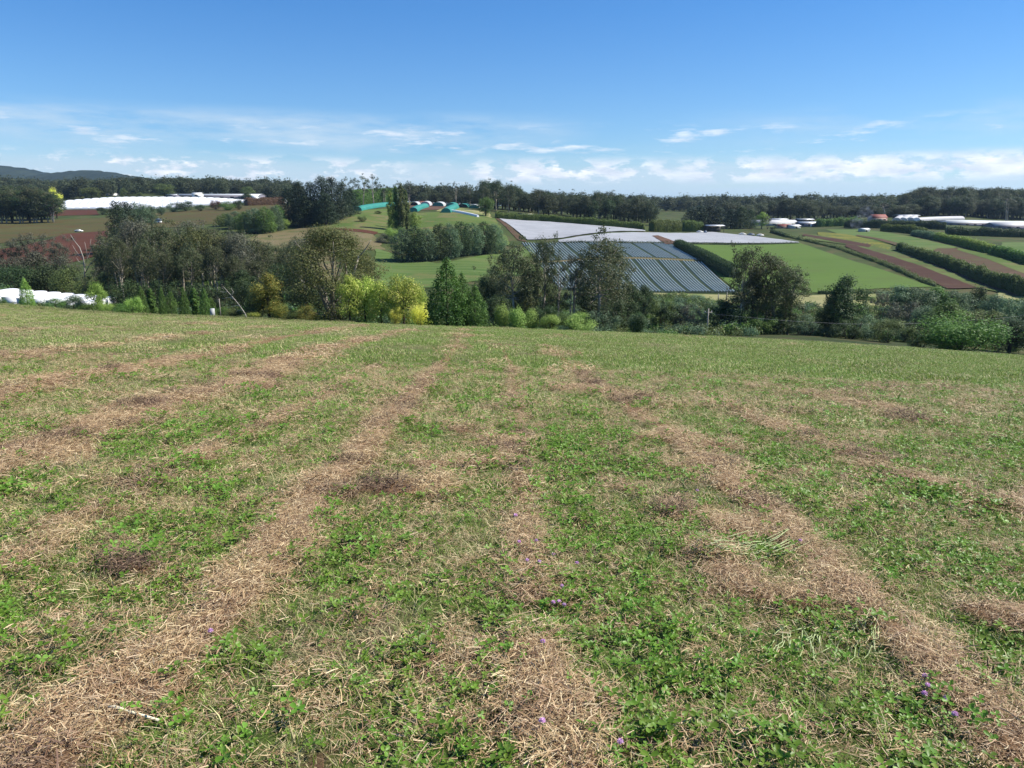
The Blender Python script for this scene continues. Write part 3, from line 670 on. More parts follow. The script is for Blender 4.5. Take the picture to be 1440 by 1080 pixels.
for y0, y1, dens, sc in ((.9, 4.2, 470, .95), (4.2, 8.5, 190, 1.25), (8.5, 17, 70, 1.75)):
    x, y = rand_pts(y0, y1, dens); s = straw_at(x, y); d = dry_at(x, y); c = clov_at(x, y); r = rg.rand(len(x)); old = fbm(x * 2.3 + 5, y * 2.3 + 50, 3)
    is_s = r < s * 1.3 - .33; r2 = rg.rand(len(x)); is_c = ~is_s & (r2 < (c * .38 + .10) * (1 if y0 < 8 else .5)); rest = ~is_s & ~is_c; is_d = rest & (rg.rand(len(x)) < d * .6 + .30); is_g = rest & ~is_d
    o = is_s & (old > .63)
    acc['st'].append(place(x[is_s & ~o], y[is_s & ~o], sc, 1, 3)); acc['sd'].append(place(x[o], y[o], sc, 1.2, 2, .25)); acc['cl'].append(place(x[is_c], y[is_c], sc, 1, 4)); acc['dg'].append(place(x[is_d], y[is_d], sc, .8, 3)); acc['gr'].append(place(x[is_g], y[is_g], sc, .8, 3))
    x, y = rand_pts(y0, y1, dens * .16); acc['st'].append(place(x, y, sc, 1, 3))
for y0, y1, dens, sc in ((16.5, 40, 1.9, 1.0), (40, 96, 1.1, 1.35)):
    x, y = rand_pts(y0, y1, dens, .82, 2); s = straw_at(x, y); d = dry_at(x, y); is_s = rg.rand(len(x)) < s * 1.3 - .42; is_d = ~is_s & (rg.rand(len(x)) < d); is_g = ~is_s & ~is_d
    acc['ps'].append(place(x[is_s], y[is_s], sc, 1, 3, .03, -.02)); acc['pd'].append(place(x[is_d], y[is_d], sc, 1, 4, .03, -.015)); acc['pg'].append(place(x[is_g], y[is_g], sc, 1, 4, .03, -.015))
def cat_(k): return [np.concatenate([a[i] for a in acc[k]]) for i in range(4)]
def stuff(k, name, label, cat, coll): o = scatter(name, label, *cat_(k), coll); o['category'] = cat
stuff('gr', 'grass', 'short green grass growing across the near mown field', 'grass', C_gr)
stuff('dg', 'dry_grass', 'pale dry grass between the near hay rows', 'grass', C_dg)
stuff('cl', 'clover', 'green clover leaves growing in patches in the near field', 'clover', C_cl)
stuff('st', 'hay', 'tan cut hay stems lying in rows on the near field', 'hay', C_st)
stuff('sd', 'old_hay', 'dark brown rotting hay in clumps on the near field', 'hay', C_sd)
stuff('pg', 'field_grass', 'short green grass covering the farther part of the mown field', 'grass', C_pg)
stuff('pd', 'dry_field_grass', 'dry beige grass on the farther part of the mown field', 'grass', C_pd)
stuff('ps', 'hay_rows', 'brown hay rows lying on the farther part of the mown field', 'hay', C_ps)
# tall rough grass along the far edge of the field
tg = [veg('t', [blades(rg, 260, .9, .25, .75, .022, .5, .35)], leaf_mat('tall_grass_blades', (.09, .13, .035), (.20, .25, .075), (.27, .23, .11), .2)) for _ in range(3)]
C_tg = hidden_coll('tall_grass_src', tg)
u = rg.rand(5200) * 1.7 - .85; Yy = 95.5 + 12 * rg.rand(5200) ** 1.5 + 2 * fbm(u * 20, u * 0 + 3); xx = u * Yy; k = rg.rand(5200) < np.where(u < -.22, 1.0, np.where(u < .12, .4, np.where(u < .22, .3, .25)))
xx, Yy = xx[k], Yy[k]; n = len(xx); P = np.stack([xx, Yy, zt(xx, Yy) - .04], 1); sc_ = (.35 + .55 * rg.rand(n)) * np.where(xx / Yy < -.22, 1, .5); 
o = scatter('tall_grass', 'rough uncut grass along the far edge of the mown field', P, np.stack([rg.rand(n) * 0, rg.rand(n) * 0, rg.rand(n) * 6.28], 1), np.stack([sc_] * 3, 1), rg.randint(0, 3, n), C_tg); o['category'] = 'grass'
# undergrowth on the valley floor
ug = []
for i in range(3):
    r_ = np.random.RandomState(50 + i); cl_ = [(r_.normal() * .8, r_.normal() * .8, .35 + .4 * r_.rand(), .7, .7, .5) for _ in range(7)]
    ug.append(crown_mesh('undergrowth', r_, cl_, 420, .11, [L['olive'], L['mid'], L['blue']][i], shell=.8))
C_ug = hidden_coll('undergrowth_src', ug)
PX = []
def region(n, pxa, pxb, ya, yb):
    p = pxa + (pxb - pxa) * rg.rand(n); yy = ya + (yb - ya) * rg.rand(n); PX.append(np.stack([(p - CX) / F * yy, yy], 1))
region(1500, -60, 420, 165, 228); region(900, 400, 720, 108, 200); region(1700, 680, 1060, 118, 228); region(900, 1050, 1480, 128, 225)
PX = np.concatenate(PX); k = fbm(PX[:, 0] * .06, PX[:, 1] * .06, 3) > .36; PX = PX[k]; n = len(PX); sc_ = .7 + 1.3 * rg.rand(n)
o = scatter('undergrowth', 'tangled low green undergrowth on the valley floor beneath the trees', np.stack([PX[:, 0], PX[:, 1], zt(PX[:, 0], PX[:, 1]) - .1], 1), np.stack([np.zeros(n), np.zeros(n), rg.rand(n) * 6.28], 1), np.stack([sc_, sc_, sc_ * (.7 + .6 * rg.rand(n))], 1), rg.randint(0, 3, n), C_ug); o['category'] = 'undergrowth'

# countable small things in the near field: clover heads, one pale stalk, cut stems
M_fl = leaf_mat('clover_florets', (.52, .26, .50), (.78, .52, .74), None, .3); M_stem = plain('green_stem', (.10, .19, .04), .6)
def flower_mesh(seed):
    r_ = np.random.RandomState(seed); d = r_.normal(size=(90, 3)); d /= np.linalg.norm(d, axis=1)[:, None]; d[:, 2] = np.abs(d[:, 2]) * 1.0 - .25
    V, Q = rhomb(r_, d * .0085, .0045, .4); return npmesh('flower_head', V, Q, [M_fl], {'v': ('FACE', r_.rand(90)), 'w': ('FACE', r_.rand(90))})
FH = [flower_mesh(i) for i in range(3)]; FS = MB().tube([(0, 0, -.065), (.004, .002, -.03), (0, 0, 0)], .0013, 5).mesh('stem', M_stem)
FL = [(741, 820, 'clover head beside the bare hay strip'), (730, 786, 'uppermost left of the pale clover heads near the centre'), (754, 791, ''), (778, 798, ''), (811, 810, 'single pink clover head right of the centre hay strip'),
      (790, 841, ''), (778, 862, ''), (786, 861, ''), (793, 866, ''), (758, 820, ''), (763, 936, 'dark purple clover head standing on the bare hay strip'), (762, 1056, 'bright purple clover head at the bottom of the hay strip'), (871, 1075, 'faint pink clover head at the very bottom edge'),
      (299, 914, 'lone lilac clover head on the broad left hay row'), (1296, 982, ''), (1300, 996, ''), (1295, 1008, ''), (1325, 1019, 'largest pink clover head at the lower right'), (1337, 1040, 'low faded clover head under the pink one at lower right'), (1123, 784, 'small purple clover head above the right hay row'), (980, 700, ''), (725, 745, '')]
grp = {0: 'pink clover heads in a cluster right of centre', 1: 'pink clover heads at the lower right', 2: 'tiny clover heads farther up the field'}
for i, (a, b, lb) in enumerate(FL):
    x, y = near_xy(a, b); x, y = x * .975, y * .975; z = z_near(np.array([x]), np.array([y]))[0]
    gi = 1 if a > 1200 else (2 if b < 760 else 0)
    r = empty('clover_flower', (x, y, z + .055), RND.random() * 6, lb or {0: 'small pink clover head in the cluster beside the centre hay strip', 1: 'pink clover head in the upright row at the lower right', 2: 'tiny mauve clover head farther up the field'}[gi], 'flower', grp[gi])
    r.scale = (.85,) * 3 if b > 780 else (1.1,) * 3; link('flower_head', FH[i % 3], r); link('stem', FS, r)
M_pale = plain('pale_stalk', (.62, .56, .40), .5, scale=30); M_pg = plain('pale_green_stem', (.36, .42, .20), .5, scale=20)
def lying(name, pts, rad, mat, label, cat, lift=.03, group=None):
    q = []
    for p in pts: x, y = near_xy(*p); x, y = x * .985, y * .985; q.append((x, y, float(z_near(np.array([x]), np.array([y]))[0]) + lift))
    m = MB().tube(q, rad, 6); return tag(m.build(name, mat, None, True), label, cat, group)
lying('stalk', [(155, 1034), (168, 1037), (185, 1040), (228, 1045)], [.002, .005, .0042, .0038], M_pale, 'thick pale broken stalk lying on the left hay row', 'stalk', .035)
for i in range(52):
    a0 = 1085 + RND.random() * 150; b0 = 878 + RND.random() * 45; k = (a0 - 1085) / 150; dx = -22 + RND.random() * 30; ln = 14 + RND.random() * 26
    lying('cut_stem', [(a0, b0), (a0 + dx * .5 + RND.uniform(-5, 6), b0 + ln * .5), (a0 + dx * 1.2, b0 + ln * .8)], [.0019, .0018, .001], M_pg, 'pale green cut stem in the bundle below the right hay mound', 'cut stem', .02, 'cut stems below the hay mound')
for i in range(40):
    a0 = 985 + RND.random() * 110; b0 = 768 + RND.random() * 28; dx = 18 + RND.random() * 30
    lying('cut_stem', [(a0, b0 + 12), (a0 + dx * .5, b0 + 4), (a0 + dx, b0)], [.002, .002, .001], M_pg, 'pale green cut stem in the bundle beside the clover right of centre', 'cut stem', .03 + .03 * RND.random(), 'cut stems above the hay mound')

# ------------------------------------------------------------------ trees of the valley and the opposite hill
GB = 'grey gums in the belt behind the left greenhouse'
for i, (px, top, Y, w) in enumerate([(158, 312, 215, 34), (172, 309, 232, 36), (188, 308, 205, 40), (205, 309, 225, 38), (219, 311, 198, 40), (234, 312, 228, 38), (250, 311, 205, 42), (265, 312, 230, 36), (278, 314, 200, 38),
        (293, 316, 222, 36), (307, 318, 200, 34), (321, 320, 215, 32), (336, 325, 198, 30), (349, 332, 218, 28), (366, 334, 205, 26), (384, 333, 216, 30), (407, 334, 200, 26), (420, 338, 220, 26)]):
    plant('belt', px, top + RND.uniform(-4, 3), Y, w * 1.45, ['gum', 'brown', 'gum', 'gum', 'grey'][(i * 7) % 5], 'tall grey green gum tree with a dark trunk in the left belt', 'tree', GB)
for i, (px, top, Y, w) in enumerate([(165, 325, 188, 30), (200, 330, 186, 30), (228, 335, 184, 26), (262, 335, 186, 30), (300, 345, 184, 26), (330, 352, 186, 24), (360, 362, 190, 26)]):
    plant('belt', px, top, Y, w * 1.2, 'gum', 'lower gum tree standing in front of the tall left belt', 'tree', 'lower gums in front of the left belt')
for i in range(26):
    px = 150 + i * 10.6; plant('bushy', px, 352 + RND.uniform(-8, 14) + max(0, px - 330) * .3, 238 + RND.uniform(-14, 14), 34, ['dark', 'gum'][i % 2], 'dark low tree filling in under the tall left gum belt', 'tree', 'low trees under the left gum belt')
for px, top, Y, w, lf, lb in [(12, 334, 235, 46, 'grey', 'purple grey twiggy tree at the left edge of the picture'), (45, 327, 240, 52, 'grey', 'widest twiggy grey tree left of the dead white tree'), (80, 331, 236, 44, 'grey', 'brownish twiggy tree between the wide grey one and the dead white tree'),
        (140, 345, 235, 34, 'gum', 'grey tree just right of the dead white tree')]:
    plant('twiggy', px, top, Y, w, lf, lb, 'tree'); plant('bushy', px + 6, top + 26, Y - 8, w * .9, 'grey', 'rounded grey green tree under ' + {12: 'the left edge twiggy tree', 45: 'the widest twiggy tree', 80: 'the brownish twiggy tree', 140: 'the tree right of the dead white one'}[px], 'tree')
plant('pine', 165, 283, 330, 36, 'pine', 'dark pine rising above the left gum belt', 'tree', None, None, None, 0)
plant('pine', 178, 284, 345, 30, 'pine', 'second dark pine close against the tallest one', 'tree', None, None, None, 1)
plant('bushy', 196, 284, 420, 26, 'blue', 'blue green tree right of the two dark pines', 'tree'); plant('bushy', 212, 288, 430, 20, 'blue', 'smaller blue green tree at the end beside the white tunnels', 'tree')
for px, top, Y, w, lf, kind, lb in [(20, 372, 200, 60, 'dark', 'shrub', 'dark bush behind the left greenhouse at the picture edge'), (62, 368, 205, 66, 'dark', 'shrub', 'large dark bush behind the middle of the left greenhouse'), (100, 372, 195, 50, 'olive', 'shrub', 'olive dark bush under the dead white tree'),
        (140, 382, 190, 50, 'dark', 'thicket', 'dark scrub right of the left greenhouse'), (178, 392, 178, 50, 'dark', 'thicket', 'dark scrub behind the first pyramid saplings'), (225, 392, 178, 50, 'dark', 'thicket', 'dark scrub behind the middle saplings'), (275, 398, 176, 50, 'dark', 'thicket', 'dark scrub behind the last saplings'),
        (315, 402, 168, 46, 'dark', 'thicket', 'dark scrub behind the leaning dead trunk'), (350, 395, 160, 44, 'dark', 'shrub', 'dark bush left of the amber tree'), (340, 380, 180, 44, 'dark', 'bushy', 'dark low tree behind the amber tree'), (395, 372, 170, 50, 'dark', 'bushy', 'dark tree between the amber tree and the big brown gum')]:
    plant(kind, px, top, Y, w, lf, lb, 'bush' if kind != 'bushy' else 'tree')
# saplings and shrubs along the field edge, left
for i, (px, top, w) in enumerate([(199, 402, 15), (213, 406, 12), (228, 404, 11), (241, 409, 13), (259, 404, 13), (274, 405, 13), (288, 405, 15), (297, 418, 14)]):
    plant(['cone', 'full', 'cone', 'poplar'][(i * 3) % 4], px, top, 112 + (i % 3) * 2, w * 1.1, 'mid', 'small dark green pyramid sapling in the row at the left field edge', 'sapling', 'saplings in a row at the left field edge', 'sapling')
for px, top, Y, w, lf, kind, lb in [(36, 391, 108, 20, 'bright', 'cone', 'narrow bright sapling standing before the left greenhouse'), (135, 396, 108, 26, 'bright', 'bushy', 'young tree with a full round top at the right end of the greenhouse'), (2, 418, 108, 20, 'mid', 'shrub', 'cut off shrub at the left picture edge'),
        (78, 418, 106, 26, 'mid', 'shrub', 'airy shrub before the middle of the left greenhouse'), (104, 413, 108, 30, 'blue', 'shrub', 'blue green shrub right of the airy one'), (122, 426, 106, 22, 'mid', 'shrub', 'low shrub under the round topped young tree'), (150, 425, 106, 20, 'bright', 'shrub', 'low bright shrub right of the young tree'), (170, 426, 106, 24, 'mid', 'shrub', 'low mid green shrub left of the brightest one'),
        (188, 416, 107, 24, 'bright', 'shrub', 'brightest round shrub beside the pyramid saplings'), (316, 431, 108, 20, 'mid', 'shrub', 'small shrub right of the blue white box'), (330, 432, 105, 22, 'olive', 'shrub', 'small olive shrub below the leaning dead trunk')]:
    plant(kind, px, top, Y, w, lf, lb, 'bush' if kind == 'shrub' else 'tree', None, 'sapling' if kind == 'cone' else None)
plant('bushy', 376, 384, 104, 44, 'amber', 'amber and olive leaved tree left of the big brown gum', 'tree', None, None, None, 1); plant('bushy', 362, 400, 106, 30, 'olive', 'olive tree tucked against the amber one', 'tree', None, None, None, 2)
plant('shrub', 357, 438, 102, 20, 'lime', 'small lime shrub at the foot of the amber tree', 'bush'); plant('shrub', 392, 424, 103, 26, 'amber', 'amber shrub under the right side of the amber tree', 'bush')
plant('shrub', 434, 428, 103, 30, 'amber', 'reddish olive shrub left of the big gum trunk', 'bush'); plant('shrub', 416, 436, 104, 24, 'olive', 'low olive shrub between the amber tree and the big gum', 'bush')
plant('bigum', 466, 318, 112, 128, 'brown', 'huge spreading brown green gum at the field edge', 'tree')
plant('gum', 424, 332, 122, 46, 'gum', 'thin gum pressed against the left side of the huge one', 'tree'); plant('gum', 512, 345, 124, 44, 'brown', 'gum pressed against the right side of the huge one', 'tree')
for px, top, Y, w, lf, lb in [(490, 386, 103, 34, 'lime', 'leftmost yellow green tree right of the huge gum'), (512, 388, 105, 36, 'lime', 'second yellow green tree right of the huge gum'), (535, 394, 104, 34, 'lime', 'third yellow green tree with thin stems'), (556, 398, 106, 30, 'bright', 'greener tree between the yellow green ones'),
        (566, 386, 103, 44, 'lime', 'tallest yellow green tree, with pale leaf tips'), (586, 400, 105, 30, 'lime', 'yellow green tree directly left of the dark pyramid')]:
    plant('bushy', px, top, Y, w, lf, lb, 'tree')
plant('shrub', 591, 426, 101, 26, 'gold', 'brightest golden yellow bush left of the dark pyramid', 'bush'); plant('shrub', 603, 443, 101, 18, 'lime', 'low lime bush right of the golden one', 'bush'); plant('shrub', 556, 430, 101, 18, 'gold', 'small golden bush under the yellow green trees', 'bush')
plant('cone', 628, 364, 97, 58, 'deep', 'tall deep green pyramid tree at the field edge', 'tree', None, None, None, 0); plant('cone', 650, 384, 99, 36, 'mid', 'lighter pyramid tree against the right side of the tallest', 'tree', None, None, None, 1); plant('cone', 668, 402, 98, 36, 'mid', 'shortest pyramid tree, right of the other two', 'tree', None, None, None, 1)
# centre valley gums
for kind, px, top, Y, w, lf, lb in [('gum', 722, 333, 148, 62, 'gum', 'leftmost tall gum in front of the covered rows'), ('gum', 706, 352, 168, 44, 'brown', 'gum behind the left side of the leftmost tall one'), ('gum', 690, 374, 160, 40, 'gum', 'lower dark gum at the left end of the centre group'), ('gum', 765, 329, 150, 44, 'gum', 'slim tall gum second from the left before the covered rows'), ('gum', 748, 352, 165, 34, 'brown', 'gum between the two tall ones on the left'),
        ('sparse', 785, 350, 150, 30, 'gum', 'thin see through gum before the covered rows'), ('sparse', 806, 358, 146, 34, 'grey', 'nearly bare grey gum left of the tallest'), ('gum', 846, 319, 145, 92, 'gum', 'tallest wide gum before the covered rows'), ('gum', 866, 345, 162, 50, 'gum', 'gum behind the right side of the tallest'), ('gum', 830, 362, 160, 50, 'gum', 'gum behind the left side of the tallest'),
        ('bushy', 680, 388, 150, 34, 'dark', 'dark round tree behind the pyramid trees'), ('bushy', 885, 395, 165, 40, 'dark', 'dark tree at the right foot of the tallest gum'), ('bushy', 905, 400, 170, 30, 'dark', 'dark tree at the lower left corner of the covered rows'), ('bushy', 835, 402, 158, 46, 'dark', 'dark tree at the foot of the tallest gum'), ('bushy', 780, 408, 160, 40, 'olive', 'olive tree at the foot of the thin gum'),
        ('bushy', 735, 405, 150, 44, 'brown', 'brownish tree at the foot of the leftmost tall gum'), ('bushy', 700, 415, 140, 40, 'dark', 'dark tree behind the first round pale bushes')]:
    plant(kind, px, top, Y, w, lf, lb)
for kind, px, top, Y, w, lf, lb in [('clipped', 706, 426, 98, 21, 'pale', 'leftmost round pale green bush right of the pyramid trees'), ('clipped', 727, 431, 97, 24, 'pale', 'second round pale green bush right of the pyramid trees'), ('clipped', 747, 433, 98.5, 19, 'pale', 'third round pale green bush, next to the dark one'), ('shrub', 769, 428, 99, 36, 'dark', 'dark olive round bush among the pale ones'),
        ('shrub', 773, 441, 96.5, 28, 'pale', 'whitish green bush in front of the dark olive one'), ('shrub', 800, 436, 100, 30, 'mid', 'mid green bush behind the rightmost pale one'), ('shrub', 817, 438, 96.5, 40, 'pale', 'widest pale green bush at the right of the round bushes'), ('shrub', 793, 457, 96, 16, 'blue', 'tiny bush between the whitish and the widest one'),
        ('clipped', 897, 438, 92, 24, 'dark', 'dark egg shaped clipped bush standing alone in the field'), ('thicket', 846, 436, 124, 44, 'blue', 'blue green scrub behind the egg shaped bush'), ('thicket', 868, 444, 128, 34, 'olive', 'olive scrub just left of the egg shaped bush'), ('thicket', 865, 420, 128, 52, 'dark', 'dark scrub at the foot of the centre gums')]:
    plant(kind, px, top, Y, w, lf, lb, 'bush', None, 'bush' if kind in ('shrub', 'clipped') and px < 890 else None)
for kind, px, top, Y, w, lf, lb in [('thicket', 930, 418, 136, 40, 'olive', 'olive scrub right behind the egg shaped bush'), ('thicket', 945, 428, 134, 40, 'dark', 'dark scrub second from the egg shaped bush'), ('thicket', 968, 428, 132, 40, 'grey', 'greyish scrub left of the power pole'), ('thicket', 985, 430, 138, 34, 'blue', 'blue green scrub behind the power pole'), ('bushy', 1014, 420, 134, 44, 'dark', 'dark rounded tree right of the power pole'),
        ('thicket', 1040, 432, 130, 44, 'dark', 'dark scrub under the left of the right hand gums'), ('thicket', 1065, 440, 127, 44, 'mid', 'green scrub under the middle of the right hand gums'), ('thicket', 1100, 436, 129, 46, 'dark', 'dark scrub under the right of the right hand gums'), ('thicket', 1130, 440, 128, 40, 'blue', 'blue green scrub between the gums and the lone dark tree'), ('bushy', 1162, 430, 134, 30, 'dark', 'small dark tree left of the lone dark tree'),
        ('thicket', 1190, 450, 126, 44, 'dark', 'dark scrub under the lone dark tree'), ('thicket', 1222, 442, 128, 40, 'blue', 'whitish blue scrub right of the lone dark tree'), ('shrub', 1250, 448, 122, 42, 'olive', 'smooth dome shaped green bush'), ('thicket', 1283, 450, 128, 40, 'dark', 'dark scrub right of the dome shaped bush')]:
    plant(kind, px, top, Y, w, lf, lb, 'tree' if kind == 'bushy' else 'bush')
for kind, px, top, Y, w, lf, lb in [('gum', 1050, 342, 132, 54, 'gum', 'leftmost gum of the right hand group, tall and slim'), ('belt', 1082, 346, 134, 66, 'gum', 'tallest full gum of the right hand group'), ('belt', 1112, 368, 130, 60, 'gum', 'lower right gum of the right hand group'), ('gum', 1092, 390, 130, 50, 'olive', 'lowest front gum of the right hand group'), ('gum', 1060, 385, 133, 44, 'gum', 'dark gum low on the left of the right hand group'),
        ('bushy', 1192, 387, 132, 54, 'dark', 'lone dark gum with a dense rounded crown'), ('bushy', 1180, 405, 139, 34, 'dark', 'dense part crowned tree behind the lone dark gum')]:
    plant(kind, px, top, Y, w, lf, lb)
for kind, px, top, Y, w, lf, lb in [('twiggy', 1238, 410, 165, 30, 'grey', 'grey twiggy tree left of the pale feathery ones'), ('bushy', 1262, 401, 172, 50, 'blue', 'pale feathery tree behind the dome shaped bush'), ('bushy', 1292, 404, 170, 46, 'blue', 'feathery tree right of the first pale one'), ('thicket', 1272, 424, 158, 46, 'grey', 'brownish bush between the pale feathery trees'), ('bushy', 1318, 403, 178, 44, 'mid', 'green tree behind the big bright bush, left side'),
        ('bushy', 1345, 408, 176, 44, 'blue', 'green tree behind the middle of the big bright bush'), ('bushy', 1377, 402, 182, 28, 'dark', 'darkest small round tree over the big bright bush'), ('bushy', 1400, 414, 160, 44, 'blue', 'feathery tree right of the darkest small one'), ('bushy', 1428, 420, 152, 50, 'blue', 'tree at the right picture edge above the dark hollow'),
        ('bushy', 1300, 430, 148, 34, 'blue', 'blue green tree left of the big bright bush'), ('bushy', 1336, 425, 142, 56, 'mid', 'mid green tree directly behind the big bright bush'), ('bushy', 1385, 435, 135, 56, 'olive', 'olive tree behind the right of the big bright bush'), ('bushy', 1425, 448, 120, 62, 'dark', 'darkest tree in the hollow at the right edge'), ('bushy', 1450, 440, 124, 60, 'dark', 'dark tree cut off by the right edge')]:
    plant(kind, px, top, Y, w, lf, lb, 'tree' if kind == 'bushy' else 'bush')
plant('shrub', 1355, 441, 95, 108, 'mid', 'big bright spreading bush at the right field edge', 'bush', None, 'bush', None, 1); plant('shrub', 1330, 452, 96, 66, 'mid', 'lighter bush joined to the left of the big spreading one', 'bush', None, 'bush', None, 2)
plant('thicket', 1292, 459, 98, 38, 'olive', 'thin scruffy bush left of the big spreading one', 'bush'); plant('shrub', 1288, 478, 97, 18, 'dark', 'small dark low bush left of the big spreading one', 'bush')
# opposite hill
for i, (px, b, top, w) in enumerate([(566, 368, 322, 34), (583, 368, 318, 34), (600, 367, 321, 34), (617, 365, 315, 34), (633, 363, 314, 30), (648, 360, 312, 34), (664, 358, 314, 32), (680, 357, 312, 34), (696, 356, 315, 30)]):
    plant('full', px, top, 0, w, 'dark' if i % 2 else 'blue', 'dense dark green tree in the row across the middle pasture', 'tree', 'trees in the row across the middle pasture', None, b)
for px, b, top, w, lf, lb in [(549, 324, 270, 10, 'bright', 'leftmost lombardy poplar on the hill'), (556, 324, 262, 11, 'mid', 'second lombardy poplar on the hill'), (563.5, 325, 258, 12, 'olive', 'tallest lombardy poplar on the hill'), (571, 322, 268, 11, 'olive', 'silvery lombardy poplar on the hill')]:
    plant('poplar', px, top, 0, w, lf, lb, 'tree', None, None, b)
for px, b, top, w, lf, lb, kd in [(584, 324, 298, 18, 'bright', 'light green round tree right of the poplars', 'bushy'), (556, 336, 318, 24, 'mid', 'green bush at the foot of the poplars', 'shrub'), (540, 342, 328, 20, 'grey', 'purplish bush left below the poplars', 'shrub'), (551, 342, 320, 20, 'bright', 'bright green bush below the poplars', 'shrub'), (683, 304, 277, 22, 'mid', 'round green tree standing alone by the sheet cover corner', 'bushy'),
        (510, 312, 303, 12, 'olive', 'tiny olive bush on the hill pasture', 'shrub'), (400, 322, 307, 16, 'bright', 'bright bush at the foot of the dark pines', 'shrub'), (532, 301, 296, 10, 'olive', 'tiny bush below the long teal tunnel', 'shrub')]:
    plant(kd, px, top, 0, w, lf, lb, 'tree' if kd == 'bushy' else 'bush', None, None, b)
for i, (px, b, top, w) in enumerate([(405, 315, 262, 30), (420, 316, 255, 32), (436, 316, 256, 34), (452, 314, 248, 36), (466, 311, 249, 34), (480, 307, 256, 30), (493, 302, 264, 24), (428, 318, 275, 34), (458, 316, 272, 34)]):
    plant('pine', px, top, 0, w, 'pine', 'dark pine in the black green grove left of the long teal tunnel', 'tree', 'pines in the dark grove on the hill', None, b)
for i, (px, b, top, w) in enumerate([(318, 318, 300, 22), (331, 322, 297, 24), (345, 327, 298, 26), (358, 328, 293, 28), (372, 328, 291, 28), (386, 325, 290, 24), (392, 320, 288, 18)]):
    plant('full', px, top, 0, w * 1.1, 'blue' if i % 2 else 'mid', 'blue green bushy tree in the clump below the dark pine grove', 'tree', 'trees in the clump below the dark pine grove', None, b)
for px, b, top, w, lf, lb in [(145, 302, 291, 14, 'dark', 'first dark bush right of the white tunnels corner'), (228, 303, 289, 12, 'blue', 'bush right behind the pines'), (244, 298, 285, 16, 'blue', 'pale bush before the white tunnels'), (262, 297, 282, 26, 'dark', 'dark wide bush before the white tunnels'), (283, 297, 287, 13, 'blue', 'small round bush before the white tunnels'),
        (304, 295, 281, 16, 'red', 'purplish round bush at the end of the white tunnels'), (321, 296, 282, 20, 'mid', 'green bush between the purplish one and the russet hedge'), (337, 295, 280, 15, 'dark', 'darkest round bush at the start of the russet hedge')]:
    plant('shrub', px, top, 0, w, lf, lb, 'bush', None, None, b)
for i, (px, top, Y, w) in enumerate([(486, 248, 560, 16), (497, 250, 575, 14), (510, 244, 560, 20), (525, 245, 570, 20), (540, 259, 600, 14), (560, 254, 590, 16), (575, 254, 580, 16), (547, 262, 610, 16), (533, 256, 600, 14)]):
    plant('sparse', px, top, Y, w, 'far', 'tall open gum on the skyline above the light hedge', 'tree', 'skyline gums above the light hedge')
for i, (px, top, Y, w) in enumerate([(594, 270, 690, 16), (612, 268, 680, 18), (626, 270, 690, 18), (640, 255, 640, 13), (660, 259, 650, 14), (654, 270, 650, 22), (672, 270, 640, 22)]):
    plant('sparse' if top < 262 else 'bushy', px, top, Y, w, 'far', 'dark tree on the skyline behind the teal tunnels', 'tree', 'skyline trees behind the teal tunnels')
CB = 'gums in the long belt behind the sheet cover'
for i in range(60):
    px = 682 + i * 3.95 + RND.uniform(-2, 2); tp = np.interp(px, [680, 700, 722, 745, 770, 800, 850, 900, 920], [259, 263, 266, 277, 275, 279, 279, 284, 289]) + RND.uniform(-4, 6)
    big = i % 4 == 0; plant('gum' if big else 'bushy', px, tp - (8 if big else 3), 590 + RND.uniform(-45, 55), 26 if big else 24, ['far', 'dark', 'far'][i % 3], 'grey green gum in the long belt behind the white sheet cover', 'tree', CB, 'gum_tree')
plant('gum', 757, 265, 545, 28, 'far', 'tallest spreading gum in the belt behind the white sheet cover', 'tree'); plant('gum', 681, 257, 545, 20, 'far', 'tall gum at the left end of the belt behind the sheet cover', 'tree')
for i, (px, top, w) in enumerate([(972, 292, 22), (985, 289, 26), (998, 288, 26), (1010, 292, 22)]): plant('pine', px, top, 560, w * 1.2, 'pine', 'massive clipped dark cypress behind the open shed', 'tree', 'dark cypresses behind the open shed', 'cypress_tree')
for px, top, Y, w, lf, kd, lb in [(1028, 294, 545, 22, 'pine', 'pine', 'first drooping dark pine right of the cypresses'), (1042, 290, 545, 26, 'dark', 'pine', 'second drooping dark pine right of the cypresses'), (1055, 294, 550, 18, 'dark', 'pine', 'third drooping pine, beside the lime tree'), (1071, 298, 540, 16, 'bright', 'bushy', 'lime green round tree before the white sheds'), (1079, 303, 535, 14, 'grey', 'twiggy', 'thin grey tree before the white sheds'), (1086, 318, 520, 9, 'dark', 'shrub', 'small dark bush at the end of the sheet cover')]:
    plant(kd, px, top, Y, w, lf, lb)
for i in range(44):
    px = 1012 + i * 5.1 + RND.uniform(-2, 2); tp = np.interp(px, [1010, 1050, 1080, 1105, 1130, 1150, 1175, 1200, 1240], [288, 290, 289, 281, 285, 284, 293, 294, 288]) + RND.uniform(-2, 4)
    plant('gum' if i % 3 == 0 else 'bushy', px, tp - 3, 700 + RND.uniform(-40, 40), 24, 'far', 'grey green tree in the skyline belt behind the white sheds', 'tree', 'trees in the belt behind the white sheds')
